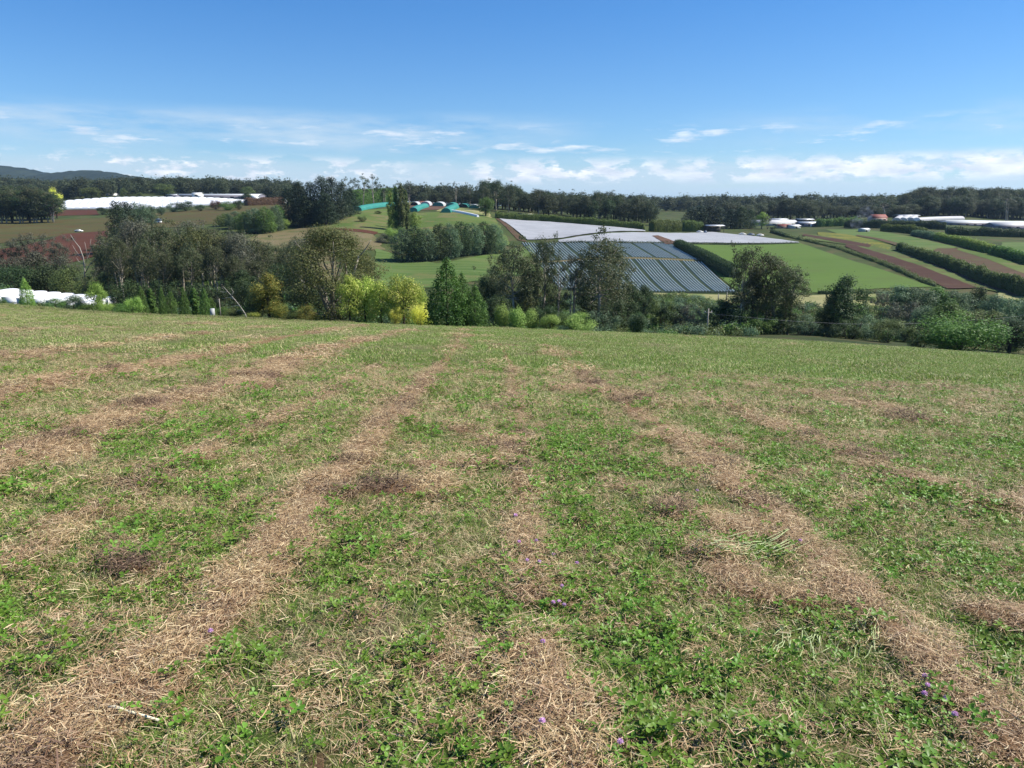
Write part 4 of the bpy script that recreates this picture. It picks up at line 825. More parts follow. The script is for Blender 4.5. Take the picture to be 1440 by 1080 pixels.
for i in range(110):
    px = 1236 + (i % 55) * 3.9 + RND.uniform(-2, 2); bk = i // 55
    tp = np.interp(px, [1236, 1260, 1290, 1310, 1340, 1370, 1400, 1440], [289, 278, 266, 265, 264, 266, 265, 266]) + (0 if bk else 13) + RND.uniform(-3, 4)
    plant('gum' if i % 4 == 0 else 'bushy', px, tp, 690 + bk * 60 + RND.uniform(-20, 20), 28, ['far', 'dark', 'far', 'gum'][i % 4], 'dark grey green tree in the dense wood above the right farm', 'tree', 'trees in the dense wood on the right', 'gum_tree')
plant('sparse', 1246, 272, 640, 34, 'far', 'open crowned gum at the left end of the right hand wood', 'tree'); plant('sparse', 1420, 266, 640, 24, 'far', 'open gum rising above the right hand wood', 'tree')
SKY = 'open gums standing above the skyline belt'
for px, top in [(700, 256), (713, 260), (729, 266), (745, 270), (772, 272), (790, 270), (806, 273), (838, 274), (857, 272), (872, 278), (890, 279), (904, 282), (1064, 284), (1088, 280), (1100, 276), (1112, 279), (1138, 280), (1150, 282), (1168, 288), (1205, 286), (1222, 289), (1272, 272), (1300, 267), (1335, 266), (1362, 266), (1390, 265), (1405, 264)]:
    plant('sparse' if px % 2 else 'belt', px, top, 585 if px < 950 else 690, RND.uniform(13, 21), 'far', 'open crowned gum standing above the skyline belt', 'tree', SKY)
# left woods
for i in range(30):
    px = -30 + (i % 15) * 7.3 + RND.uniform(-3, 3); bk = i // 15; plant('gum' if i % 3 else 'bushy', px, 265 + bk * -1 + RND.uniform(-3, 7) + max(0, px - 55) * .2, 540 + bk * 40, 34, ['far', 'gum', 'dark'][i % 3], 'tall dark gum in the grove left of the white tunnels', 'tree', 'gums in the grove left of the white tunnels', 'gum_tree')
plant('bushy', 77, 264, 590, 19, 'gold', 'bright yellow round tree at the edge of the left grove', 'tree')
for px, top, w in [(130, 263, 26), (175, 264, 10), (198, 270, 8), (232, 258, 26), (350, 262, 20)]: plant('bushy', px, top, 840, w, 'olive', 'lighter green tree standing out before the far left wood', 'tree', 'lighter trees before the far left wood')
fm = [get_proto('bushy', i, True)[0].copy() for i in range(3)] + [get_proto('gum', i, True)[0].copy() for i in range(3)]
for m_ in fm: m_.materials[0] = L['far']
C_far = hidden_coll('far_tree_src', fm); rw = np.random.RandomState(9); FP = []; FS_ = []
def wood(n, pa, pb, ya, yb, topf, h0=16, h1=24):
    for _ in range(n):
        p = rw.uniform(pa, pb); yy = rw.uniform(ya, yb); x_ = (p - CX) / F * 1.03 * yy; FP.append((x_, yy, zt(x_, yy) - 1)); z1 = CAMZ - ray(p, topf(p))[1] * yy; h = rw.uniform(h0, h1)
        if yy > ya + .6 * (yb - ya): h = max(8, min(60, z1 - FP[-1][2] + rw.uniform(-4, 3)))
        FS_.append((h * 1.25, h * 1.25, h))
wood(900, -120, 440, 880, 1250, lambda p: np.interp(p, [-100, 0, 100, 180, 300, 400, 440], [248, 247, 252, 252, 251, 252, 256]))
wood(160, 560, 700, 800, 1200, lambda p: 274 + 0 * p); wood(260, 880, 1010, 950, 1500, lambda p: 288 + 0 * p); wood(160, 690, 900, 900, 1200, lambda p: 284); wood(420, 1000, 1320, 900, 1500, lambda p: 287)
FP = np.array(FP); n = len(FP)
o = scatter('woodland', 'far off grey green woodland covering the ridges behind the farms', FP, np.stack([np.zeros(n), np.zeros(n), rw.rand(n) * 6.28], 1), np.array(FS_), rw.randint(0, 6, n), C_far); o['category'] = 'woodland'
# distant hills
def hill(name, pts, Y, depth, mat, base=292):
    xs_ = np.linspace(pts[0][0], pts[-1][0], 90); rows = np.interp(xs_, [p[0] for p in pts], [p[1] for p in pts]) + (fbm(xs_ * .13, xs_ * 0 + Y, 4) - .5) * 3
    V = []; m = 14; zb = zt(0, min(Y, 12000)) - 40
    for k in range(m):
        f = k / (m - 1); prof = math.sin(PI * f) ** .8; yy = Y + depth * (f - .5)
        for px, r in zip(xs_, rows):
            u, tt = ray(px, r); z1 = CAMZ - tt * Y; V.append((u * Y, yy, zb + (z1 - zb) * prof + (vnoise(np.array([px * .3 + k]), np.array([k * 1.7]))[0] - .5) * (z1 - zb) * .06 * prof))
    n_ = 90; Q_ = [(k * n_ + i, k * n_ + i + 1, (k + 1) * n_ + i + 1, (k + 1) * n_ + i) for k in range(m - 1) for i in range(n_ - 1)]
    tag(link(name, npmesh(name, V, Q_, [mat], smooth=True)), kind='structure')
M_hill = G('haze_tinted_forest', (.020, .034, .030), (.045, .065, .050), None, .004, .035)  # forest green with the blue of distance haze mixed into the colour
hill('hills', [(-160, 262), (-60, 238), (0, 234), (22, 235), (45, 240), (75, 247), (100, 250)], 3400, 1100, M_hill)
hill('hills', [(40, 260), (70, 246), (110, 242), (130, 240), (155, 243), (190, 249), (260, 262)], 3000, 1000, M_hill)
hill('mountain', [(1150, 296), (1168, 292), (1180, 289), (1190, 287.5), (1200, 290), (1225, 295)], 9500, 2500, M_hill)
hill('hills', [(940, 297), (985, 294), (1010, 292), (1030, 293), (1080, 292), (1120, 296)], 7000, 1800, M_hill)

# ------------------------------------------------------------------ hedges
def gp3(p): return gp(*p) if len(p) == 2 else (at(p[0], p[2], p[1]), p[2])
hedge([(697, 307), (760, 311), (830, 317), (906, 323.5)], [3.8, 3.8, 4, 4], 4, 'hedge', 'long trimmed hedge along the top of the white sheet cover', seed=1, leafs=.3, dens=12)
hedge([(916, 325.5), (955, 325.5)], 6.2, 5, 'hedge', 'short boxy hedge left of the gap before the cypresses', seed=2, leafs=.3, dens=14)
hedge([(960, 325.5), (986, 325.5)], 6.2, 6, 'hedge', 'rounded hedge block right of the gap before the cypresses', seed=3, leafs=.3, dens=14)
hedge([(953, 348), (990, 367), (1030, 391)], [3.6, 4.2, 4.8], 4.5, 'dark', 'dark hedge between the covered rows and the bright green crop', seed=4, leafs=.22, dens=18, jag=.04)
hedge([(1264, 352), (1302, 366), (1342, 380), (1387, 399), (1450, 420)], [3.2, 3.4, 3.8, 4.2, 4.8], 3, 'olive', 'tall hedge running down between the ploughed strips on the right', seed=5, leafs=.3, dens=18, jag=.3)
hedge([(1240, 325), (1275, 327), (1300, 331)], [4.0, 4.0, 3.4], 4, 'hedge', 'hedge below the red roofed house and the white tunnels', seed=6, leafs=.3, dens=12, jag=.25)
hedge([(1316, 337), (1360, 347), (1394, 357)], [3.4, 3.6, 3.8], 3.5, 'bright', 'light green hedge on the far side of the upper meadow', seed=7, leafs=.3, dens=14, jag=.2)
hedge([(1398, 358), (1420, 364), (1450, 374)], [3.4, 3.8, 4], 3.5, 'mid', 'dark hedge continuing the light green one to the right edge', seed=8, leafs=.3, dens=14, jag=.2)
hedge([(1285, 331), (1315, 337)], 3, 3.5, 'blue', 'low blue green hedge joining the upper two hedges', seed=9, leafs=.3, dens=12, jag=.3)
hedge([(1105, 333), (1180, 350), (1235, 369), (1314, 403)], [1.2, .9, 1.0, 1.2], 1.8, 'olive', 'weedy low hedgerow along the edge of the bright green crop', seed=10, leafs=.22, dens=12, jag=.6)
hedge([(1085, 327), (1105, 333)], 1.6, 2.0, 'dark', 'low dark hedge at the right end of the sheet cover', seed=12, leafs=.25, dens=12)
hedge([(1188, 320), (1250, 321), (1330, 323)], [4, 5, 4], 5, 'dark', 'dark hedge line in front of the red roofed house', seed=13, leafs=.35, dens=8, jag=.25)
hedge([(1150, 319), (1210, 317)], 5, 6, 'mid', 'green hedge behind the yellow verge, left of the smoke', seed=14, leafs=.4, dens=7, jag=.3)
hedge([(1330, 330), (1450, 334)], 4, 5, 'dark', 'dark hedge in front of the white roofs at the right edge', seed=15, leafs=.35, dens=8, jag=.3)
hedge([(346, 289.5), (398, 287.5)], 6.0, 5, 'red', 'russet hedge below the long grey shed', seed=16, leafs=.4, dens=8)
def gp(px, row, _g=gp): 
    return _g(px, row) if row > 0 else (at(px, -row), -row)
hedge([(487, -560), (520, -590), (560, -620)], [11, 12, 13], 6, 'mid', 'tall light green clipped hedge behind the long teal tunnel', seed=17, leafs=.42, dens=8, jag=.05)
hedge([(785, 342.3), (880, 342.6), (1122, 342.6)], .8, 1.2, 'dark', 'thin dark weed line between the sheet cover and the green crop', seed=18, leafs=.2, dens=10, jag=.5)
hedge([(1150, 413), (1225, 413.5), (1300, 413)], 1.0, 1.6, 'olive', 'low rough hedgerow along the bottom of the bright green crop', seed=19, leafs=.2, dens=12, jag=.6)
# ------------------------------------------------------------------ crop covers
def plastic(name, a, b, ang=0, sc=.6, rough=.45):
    t = NT(name); tc = t.n('ShaderNodeTexCoord').outputs['Object']; n1 = t.noise(sc, t.mapping(tc, rot=(0, 0, -ang), scale=(.15, 1, 1)), 5, .7); n2 = t.noise(.06, tc, 4)
    return t.bsdf(t.mix(t.math('ADD', t.math('MULTIPLY', t.rng(n1, .3, .7), .6), t.math('MULTIPLY', n2, .4)), a, b), rough, .4, bump=n1, bstr=.6, bdist=.25)
M_net = plastic('white_crop_net', (.16, .17, .185), (.38, .39, .415), rowang((701, 307), (742, 336)), .5, .8)
M_film = plastic('tunnel_film', (.24, .29, .27), (.46, .51, .49), 0, .4, .4)
M_white = plastic('white_film', (.70, .72, .76), (.84, .85, .87), 0, .3, .5)
M_teal = plastic('teal_shade_cloth', (.01, .13, .11), (.03, .24, .19), 0, .3, .6)
M_mulch = G('green_mulch', (.02, .038, .022), (.045, .07, .04), None, .03, .8)
loft('crop_rows_ground', [(733, 341.6), (940, 341.6)], [(754, 370), (986, 369)], M_mulch, .22, edge=0)
loft('crop_rows_ground', [(755, 369), (986, 368)], [(786, 408), (925, 412.5), (1036, 412.5)], M_mulch, .22, edge=0)
loft('farm_track', [(756, 368.3), (986, 366.8)], [(757, 370.3), (990, 369.3)], M_tan, .34, edge=0)
sheet1 = loft('crop_cover', [(701, 307.5), (780, 313), (905, 324)], [(742, 338), (790, 335.5), (908, 325.8)], M_net, .5, 3, .3, 'upper white net cover below the long trimmed hedge', 'crop cover', None, .1)
sheet2 = loft('crop_cover', [(785, 338.6), (912, 327.8), (1000, 327), (1060, 333), (1122, 341)], [(786, 341.7), (880, 342), (940, 342), (1000, 342), (1124, 342)], M_net, .5, 3, .3, 'lower white net cover reaching from the gums to the green crop', 'crop cover', None, .1)
def arch(m, a, b, w, h, n=8, closed=False, steps=1):
    """half tunnel between ground points a and b (x,y), draped"""
    a = np.array(a); b = np.array(b); d = (b - a) / np.linalg.norm(b - a); nn = np.array([-d[1], d[0]]); V = []; k = steps + 1
    for i in range(k):
        c = a + (b - a) * i / steps; zc = zt(float(c[0]), float(c[1])) + .1
        for j in range(n + 1):
            th = PI * j / n; V.append((c[0] + nn[0] * math.cos(th) * w / 2, c[1] + nn[1] * math.cos(th) * w / 2, zc + math.sin(th) ** .8 * h))
    Q_ = [(i * (n + 1) + j, (i + 1) * (n + 1) + j, (i + 1) * (n + 1) + j + 1, i * (n + 1) + j + 1) for i in range(steps) for j in range(n)]
    m.add(V, Q_)
    return V[:n + 1], V[-n - 1:]
def lowrows(top, bot, n, label, grp, skip, wr=.35, h=.5):
    A, B = resample(top, n), resample(bot, n)
    for i in range(n):
        if i % skip == skip - 1: continue
        j = min(i + 1, n - 1); j0 = j - 1; d = (B[i] - A[i]) / np.linalg.norm(B[i] - A[i]); s = abs((A[j] - A[j0])[0] * d[1] - (A[j] - A[j0])[1] * d[0])
        m = MB(); arch(m, A[i], B[i], s * wr, h, 6, steps=14); tag(m.build('row_cover', M_film, None, True), label, 'row cover', grp)
lowrows([(735, 342), (938, 342)], [(756, 368), (984, 366.6)], 55, 'long low plastic row cover in the upper block, above the farm track', 'row covers in the upper block', 8)
lowrows([(758, 370.6), (986, 369.5)], [(788, 406), (925, 411.5), (1033, 411.5)], 55, 'long low plastic row cover in the lower block, below the farm track', 'row covers in the lower block', 8)
def tunnel(a, b, w, h, mat, label, group=None, name='polytunnel', endmat=None, steps=8):
    root = empty(name, (a[0], a[1], zt(*a)), 0, label, 'polytunnel', group)
    m = MB(); e0, e1 = arch(m, a, b, w, h, 10, steps=steps); o = m.build('cover', mat, None, True); o.parent = root; o.location = -Vector(root.location)
    k = MB()
    for e in (e0,): k.add([(x, y, z) for x, y, z in e], [tuple(range(len(e)))])
    dx, dy = (a[0] - b[0]), (a[1] - b[1]); l = math.hypot(dx, dy); o = k.build('end_wall', endmat or M_end); o.parent = root; o.location = Vector((dx / l * .05, dy / l * .05, 0)) - Vector(root.location)
    return root
M_end = plain('opening_shade', (.03, .035, .035), .9); M_grey = plain('grey_film', (.40, .42, .42), .6, scale=.2); M_wht = plain('white_paint', (.78, .78, .76), .5, scale=.3, var=.06)  # M_end: near-black sheet colour painting the shade inside open tunnel ends
M_wht2 = plain('aged_white_film', (.40, .40, .41), .6, scale=.2); M_galv = plain('galvanised_roof', (.50, .52, .54), .4, scale=.2, metal=.3); M_wall = plain('grey_violet_wall', (.17, .16, .20), .7, scale=.1); M_dkw = plain('dark_timber_wall', (.06, .055, .05), .8, scale=.3)
M_redr = plain('red_tile_roof', (.20, .06, .045), .7, scale=.6); M_brick = plain('pink_render_wall', (.42, .30, .26), .8, scale=.4); M_win = plain('window_glass', (.03, .04, .05), .15, .5)
def P2(px, row=None, Y=None):
    if Y is None: return gp(px, row)
    return (at(px, Y, row or 300), Y)
tunnel(P2(502, Y=487), P2(553, Y=600), 6.5, 2.9, M_teal, 'longest teal shade tunnel, left of the poplars', endmat=M_teal)
tunnel(P2(581, Y=500), P2(598, Y=560), 6, 2.8, M_teal, 'teal tunnel just right of the poplars', endmat=M_teal)
tunnel(P2(627, Y=492), P2(640, Y=560), 6.5, 3.0, M_teal, 'teal tunnel beside the low white strip', endmat=M_teal)
for px, Y, w, h, mt, em, lb in [(583, 600, 6, 2.8, M_grey, M_end, 'grey tunnel with a dark open end behind the teal one by the poplars'), (598, 590, 7.5, 3.4, M_wht2, M_grey, 'white rounded tunnel end left of the yard'), (616, 585, 9, 3.2, M_grey, M_teal, 'grey tunnel with a teal end wall in the yard'),
        (634, 590, 8, 2.8, M_teal, M_teal, 'teal tunnel with a white back part behind the nearer teal one'), (651, 580, 8, 2.6, M_teal, M_end, 'teal tunnel fourth along the yard'), (667, 575, 7.5, 2.6, M_grey, M_teal, 'bluish tunnel at the right end of the yard')]:
    tunnel(P2(px, Y=Y), P2(px + 4, Y=Y + 32), w, h, mt, lb, endmat=em)
tunnel(P2(672, Y=478), P2(631, Y=505), 1.8, 1.5, M_white, 'long low white tunnel strip at the edge of the yard', endmat=M_white)
A_ = resample([(78, 294.5), (150, 294), (230, 293.5), (290, 289), (338, 285)], 25); B_ = resample([(84, -730), (150, -740), (235, -735), (300, -735), (340, -735)], 25); C_ = resample([(90, -830), (150, -830), (235, -810), (300, -800), (345, -780)], 25)
for i in range(25):
    tunnel(tuple(A_[i]), tuple(A_[i] * .05 + B_[i] * .95), 9.4, 1.5, M_white, 'white crop tunnel in the near row on the far left plain', 'near row of white crop tunnels', endmat=M_white, steps=4)
    tunnel(tuple(B_[i]), tuple(B_[i] * .05 + C_[i] * .95), 9.8, 1.5, M_white, 'white crop tunnel in the back row on the far left plain', 'back row of white crop tunnels', endmat=M_white, steps=4)
for i, px in enumerate((40, 50, 60)): tunnel(P2(px, Y=660), P2(px + 4, Y=740), 6.5, 4, M_white, 'white crop tunnel half hidden behind the left grove', 'white tunnels behind the left grove', endmat=M_white)
# lower left multi span greenhouse
gx = [at(-40 + i * 20.5, 172, 415) for i in range(10)]; gr_ = np.interp(np.arange(10), [0, 9], [412, 427])
root = empty('greenhouse', (gx[4], 172, zt(gx[4], 172)), 0, 'white multi span greenhouse at the left edge of the field', 'greenhouse'); rt = Vector(root.location)
for i in range(8):
    zb = zt(gx[i], 172) - .3; ztop = CAMZ - ray(0, gr_[i])[1] * 172; w = gx[i + 1] - gx[i]; m = MB(); V = []
    for yy in (172, 184):
        for j in range(9): th = PI * j / 8; V.append((gx[i] + w / 2 - math.cos(th) * w / 2 - rt.x, yy - rt.y, ztop - .4 + .2 * math.sin(th) - rt.z))
    m.add(V, [(j, j + 1, 10 + j, 9 + j) for j in range(8)] + [tuple(range(9))[::-1]]); m.build('roof_span', M_white, root, True)
    m = MB(); cx_ = gx[i] + w / 2 - rt.x
    m.box(cx_, 6.1, zb - rt.z, w - .02, 11.9, ztop - .4 - zb); wl = m.build('wall', M_white, root)
    m = MB(); m.box(cx_, .1, zb - rt.z + (ztop - .4 - zb) * .52, w - .04, .1, .12); m.build('rail', M_grey, root)
# ------------------------------------------------------------------ sheds and houses
def shed(name, px, row, wpx, hpx, depth, wall, roof, label, cat='shed', Y=None, roofh=.25, yaw=0.0, windows=0, door=False, over=.4, open_=False, doorm=None):
    Y = Y or Yr(px, row); x = at(px, Y, row); w = wpx * px_m(Y); h = hpx * px_m(Y); z = min(zt(x - w / 2, Y), zt(x + w / 2, Y), zt(x, Y)); root = empty(name, (x, Y + depth / 2, z), yaw, label, cat); e = h * (1 - roofh); d = depth
    if not open_: MB().box(0, 0, -.5, w, d, e + .5).build('wall', wall, root)
    else:
        for sx in (-1, -.33, .33, 1): MB().box(sx * (w / 2 - .2), -d / 2 + .3, -.3, .25, .25, e + .3).build('post', wall, root)
        MB().box(0, d / 2 - .2, -.3, w, .2, e + .3).build('wall', wall, root)
    m = MB(); W_, D_ = w / 2 + over, d / 2 + over; t_ = .15
    V = [(-W_, -D_, e), (W_, -D_, e), (W_, 0, h), (-W_, 0, h), (-W_, D_, e), (W_, D_, e)]; V += [(a, b, c + t_) for a, b, c in V]
    m.add(V, [(0, 3, 2, 1), (3, 4, 5, 2), (6, 7, 8, 9), (9, 8, 11, 10), (0, 1, 7, 6), (4, 10, 11, 5), (0, 6, 9, 3), (3, 9, 10, 4), (1, 2, 8, 7), (2, 5, 11, 8)]); m.build('roof', roof, root)
    if not open_:
        m = MB(); m.add([(-w / 2, -d / 2, e - .02), (-w / 2, d / 2, e - .02), (-w / 2, 0, h - .02), (w / 2, -d / 2, e - .02), (w / 2, d / 2, e - .02), (w / 2, 0, h - .02)], [(0, 1, 2), (3, 5, 4)]); m.build('gable', wall, root)
    for i in range(windows):
        MB().box(-w / 2 + w * (i + .5) / windows, -d / 2 - .02, e * .4, w / windows * .35, .08, e * .35).build('window', M_win, root)
    if door: MB().box(w * .1, -d / 2 - .03, 0, max(w * .09, 1), .1, e * .75).build('door', doorm or M_wht, root)
    return root
shed('long_shed', 297, 278, 128, 8.5, 30, M_wall, M_galv, 'very long low grey violet shed with a white roof edge, far left', Y=850, windows=9)
shed('shed', 276, 276.5, 12, 6.5, 8, M_wht, M_wht, 'white square shed in front of the long grey one', Y=825, windows=1)
shed('shed', 243, 276.5, 9, 4, 8, M_wall, M_galv, 'small dark shed at the left end of the long one', Y=830)
shed('shed', 358, 280, 7, 7.5, 8, M_galv, M_wht, 'narrow pale tower shed at the right end of the long one', Y=800, door=True)
shed('shed', 372, 280.5, 30, 5, 12, M_dkw, M_wht, 'dark walled shed with a white roof right of the tower shed', Y=790, windows=3)
shed('shed', 391, 280, 16, 5.5, 10, M_wht, M_wht, 'white shed next to the dark pine grove', Y=775, windows=2)
shed('shed', 155, 277, 12, 4, 10, M_wht, M_wht, 'small white shed behind the white tunnels', Y=930)
shed('shed', 592, 284, 14, 4.5, 10, M_brick, M_redr, 'red brown roofed shed behind the white rounded tunnel', Y=650, windows=2)
shed('shed', 740, 300, 20, 4, 10, M_wht, M_tan, 'low cream shed in front of the long gum belt', Y=535, windows=3)
shed('open_shed', 1006, 327.5, 24, 10, 9, M_dkw, M_galv, 'open fronted dark shed below the cypresses', Y=500, open_=True, roofh=.12)
shed('shed', 1088, 322, 66, 7.5, 16, M_grey, M_wht2, 'long white roofed shed, widest of the cluster at mid right', Y=585, windows=5, roofh=.5)
shed('shed', 1096, 315, 24, 5, 10, M_dkw, M_galv, 'grey roofed shed behind the long white one', Y=640, windows=2)
shed('shed', 1104, 326, 18, 5.5, 8, M_brick, M_redr, 'small red roofed shed in front of the long white one', Y=540, windows=2, roofh=.5)
shed('shed', 1118, 327, 14, 5, 8, M_grey, M_wht, 'small white shed right of the red roofed one', Y=535, door=True, doorm=M_dkw)
shed('shed', 1137, 326, 26, 7, 9, M_wall, M_galv, 'grey violet shed at the right end of the cluster', Y=555, windows=3, door=True)
shed('shed', 1133, 317, 22, 4, 9, M_dkw, M_galv, 'dark low shed behind the grey violet one', Y=640, windows=2)
shed('house', 1237, 313, 20, 10, 9, M_brick, M_redr, 'house with a red tiled roof at the foot of the right hand wood', 'house', Y=600, roofh=.45, windows=3, door=True)
shed('shed', 1279, 309, 28, 5, 12, M_dkw, M_galv, 'grey flat roofed shed behind the white tunnels on the right', Y=640, roofh=.2, windows=2)
shed('shed', 1218, 322, 10, 5, 6, M_grey, M_wht, 'tiny pale hut near the smoke', Y=480, door=True, doorm=M_dkw)
shed('shed', 1424, 328, 50, 9, 14, M_wall, M_wht2, 'white roofed shed cut by the right picture edge', Y=530, roofh=.45, windows=4)
shed('net_house', 1364, 328, 66, 8, 26, M_wall, M_grey, 'wide grey net house in the middle of the right farm', 'net house', Y=545, roofh=.35, windows=6)
for i, px in enumerate((1262, 1271, 1281)): tunnel(P2(px, Y=600), P2(px + 5, Y=640), 6.8, 2.8, M_wht2, ['white tunnel hump nearest the red roofed house', 'middle white tunnel hump right of the house', 'right white tunnel hump beside the long white one'][i], endmat=M_grey)
tunnel(P2(1290, Y=596), P2(1352, Y=625), 7, 2.8, M_wht2, 'long white tunnel lying across the foot of the right hand wood', endmat=M_white)
tunnel(P2(1330, Y=560), P2(1440, Y=600), 5, 2.6, M_grey, 'long dull grey tunnel behind the grey net house', endmat=M_grey)
# ------------------------------------------------------------------ vehicles
M_tyre = plain('tyre', (.02, .02, .02), .9); M_blue = plain('blue_grey_paint', (.16, .20, .27), .4)
def car(px, row, yaw, body, label, cat='car', box=False, s=1.0, Y=None):
    x, Yy = (gp(px, row) if Y is None else (at(px, Y), Y)); root = empty('parked_' + cat, (x, Yy, zt(x, Yy) + .15), yaw, label, cat); root.scale = (s,) * 3
    m = MB(); prof = [(-2.2, .45), (-2.2, .85), (-1.9, .95), (1.2, .98), (2.1, .85), (2.2, .5), (2.15, .35), (-2.15, .35)]
    V = [(a, -.85, z) for a, z in prof] + [(a, .85, z) for a, z in prof]; n = len(prof); m.add(V, [tuple(range(n)), tuple(range(n, 2 * n))[::-1]] + [(i, i + n, (i + 1) % n + n, (i + 1) % n) for i in range(n)]); m.build('body', body, root)
    if box: MB().box(-.75, 0, 1.0, 2.7, 1.8, 1.5).build('cargo_box', M_blue, root)
    V = [(-.1 if box else -1.3, -.75, .97), (1.15, -.75, .97), (.6, -.62, 1.48), (.1 if box else -.9, -.62, 1.48)]; V += [(a, -b, c) for a, b, c in V]
    MB().add(V, [(0, 1, 2, 3), (7, 6, 5, 4), (0, 4, 5, 1), (1, 5, 6, 2), (2, 6, 7, 3), (3, 7, 4, 0)]).build('cabin', body, root)
    V = [(-.9 + (1 if box else 0), -.80 + .02, 1.08), (.85, -.76, 1.08), (.55, -.68, 1.4), (-.75 + (1 if box else 0), -.68, 1.4)]; MB().add(V, [(0, 1, 2, 3)]).build('window', M_win, root)
    for sx in (-1.4, 1.4):
        for sy in (-.8, .8):
            w = MB().tube([(sx, sy - .1, .32), (sx, sy + .1, .32)], .33, 12).build('wheel', M_tyre, root)
    return root
car(111, 326.5, .1, M_wht, 'white car standing on the left red soil field'); car(222, 314, 2.9, M_wht, 'white truck with a blue grey box above the left gum belt', 'truck', True, 1.15)
car(984, 327.5, .2, M_wht, 'white car left of the open shed'); car(992, 328, 1.3, M_blue, 'blue grey car directly beside the open shed'); car(1044, 331, .1, M_wht, 'white car under the drooping pines'); car(1069, 332.5, .4, M_wht, 'white car near the thin grey tree'); car(1056, 331.5, .3, M_blue, 'dark blue car between the two white ones')
# ------------------------------------------------------------------ poles, posts, dead wood
M_pole = plain('weathered_pole', (.30, .27, .23), .8, scale=3); M_wire = plain('wire', (.35, .36, .36), .5)
x, Y_ = at(995, 124, 450), 124; zb = zt(x, Y_); ztp = CAMZ - ray(995, 434)[1] * Y_; root = empty('power_pole', (x, Y_, zb), .2, 'leaning grey power pole in front of the valley scrub', 'power pole')
MB().tube([(0, 0, -.5), (.05, 0, ztp - zb)], [.16, .11], 8).build('pole', M_pole, root); MB().box(.05, 0, ztp - zb - .7, 1.4, .12, .12).build('crossarm', M_pole, root)
for sx in (-.6, .6): MB().tube([(.05 + sx, 0, ztp - zb - .58), (.05 + sx, 0, ztp - zb - .38)], [.05, .04], 6).build('insulator', M_wht, root)
def wire(pts, rad, label):
    q = [(at(a, c, b), c, CAMZ - ray(a, b)[1] * c) for a, b, c in pts]; tag(MB().tube(q, rad, 5).build('wire', M_wire), label, 'wire')
wire([(997, 441, 124), (1060, 447, 124), (1120, 452, 124), (1190, 455.5, 124), (1260, 456, 125), (1330, 453, 126), (1400, 448, 127), (1520, 436, 128)], .014, 'thin power line running right from the grey pole'); 
for px, a, b, lb in [(987, 418, 427, 'leftmost fence post in the dry strip below the covered rows'), (1010, 413, 427, 'middle fence post in the dry strip below the covered rows'), (1022, 411, 427, 'fence post in the dry strip nearest the right hand gums'), (941, 413, 428, 'thin leaning post left in the dry strip')]:
    x, Y_ = at(px, 226, 420), 226; z0 = zt(x, Y_); h = (CAMZ - ray(px, a)[1] * Y_) - z0; tag(MB().tube([(x, Y_, z0 - .3), (x + (.6 if px == 941 else 0), Y_, z0 + h)], [.16, .13], 6).build('fence_post', M_pole), lb, 'post')
def deadtree(base, Y, segs, label, mat='white'):
    f = lambda p: Vector((at(p[0], Y + (p[2] if len(p) > 2 else 0), p[1]), Y + (p[2] if len(p) > 2 else 0), CAMZ - ray(p[0], p[1])[1] * (Y + (p[2] if len(p) > 2 else 0)))); o0 = f(base); root = empty('dead_tree', o0, 0, label, 'dead tree')
    for i, (pts, r0, r1) in enumerate(segs):
        q = [f(p) - o0 for p in pts]; MB().tube(q, [r0 + (r1 - r0) * k / (len(q) - 1) for k in range(len(q))], 6).build('trunk' if i == 0 else 'branch', BARK[mat], root, True)
deadtree((348, 450), 101, [([(348, 450), (344, 440), (337, 430), (329, 420), (321, 411), (314, 403)], .085, .03), ([(331, 422), (324, 418), (312, 420)], .07, .02), ([(326, 416), (328, 410), (325, 405)], .06, .02), ([(336, 430), (330, 430), (322, 433, 1)], .06, .02), ([(320, 410), (314, 411), (308, 409)], .05, .015), ([(341, 436), (334, 437), (330, 441)], .05, .015)], 'bleached dead trunk leaning left at the field edge')
deadtree((119, 392), 224, [([(119, 396), (119, 380), (117, 362), (112, 348), (104, 338), (99, 330)], .24, .05), ([(119, 376), (123, 362), (129, 350), (135, 342)], .17, .04), ([(117, 364), (112, 360), (106, 352), (102, 345)], .12, .03), ([(118, 372), (111, 368), (107, 362)], .12, .03), ([(123, 362), (121, 350), (119, 340)], .1, .03), ([(129, 350), (127, 342), (128, 336)], .1, .03), ([(120, 384), (126, 372), (134, 364), (137, 352)], .12, .03)], 'bleached dead tree with forked branches before the red field')
deadtree((889 - 82, 440), 148, [([(807, 440), (808, 410), (810, 388)], .3, .18), ([(810, 388), (814, 376), (820, 366)], .16, .05), ([(809, 396), (818, 386), (826, 378)], .14, .04), ([(809, 402), (816, 392), (818, 386)], .1, .05), ([(808, 405), (800, 396), (797, 386)], .1, .03)], 'pale bare branching snag before the covered rows')
x, Y_ = at(309, 106, 430), 106; z0 = zt(x, Y_); tag(MB().tube([(x, Y_, z0 - .2), (x, Y_, CAMZ - ray(309, 420)[1] * Y_)], .07, 6).build('fence_post', M_pole), 'pale post left of the leaning dead trunk', 'post')
x, Y_ = at(298, 107, 430), 107; z0 = zt(x, Y_); root = empty('water_tank', (x, Y_, z0), .3, 'small blue white box right of the last pyramid sapling', 'box'); MB().box(0, 0, 0, .6, .6, CAMZ - ray(298, 434)[1] * Y_ - z0).build('body', M_grey, root); MB().box(-.28, 0, .3, .12, .62, .4).build('side_panel', M_blue, root)
root.name = 'utility_box'
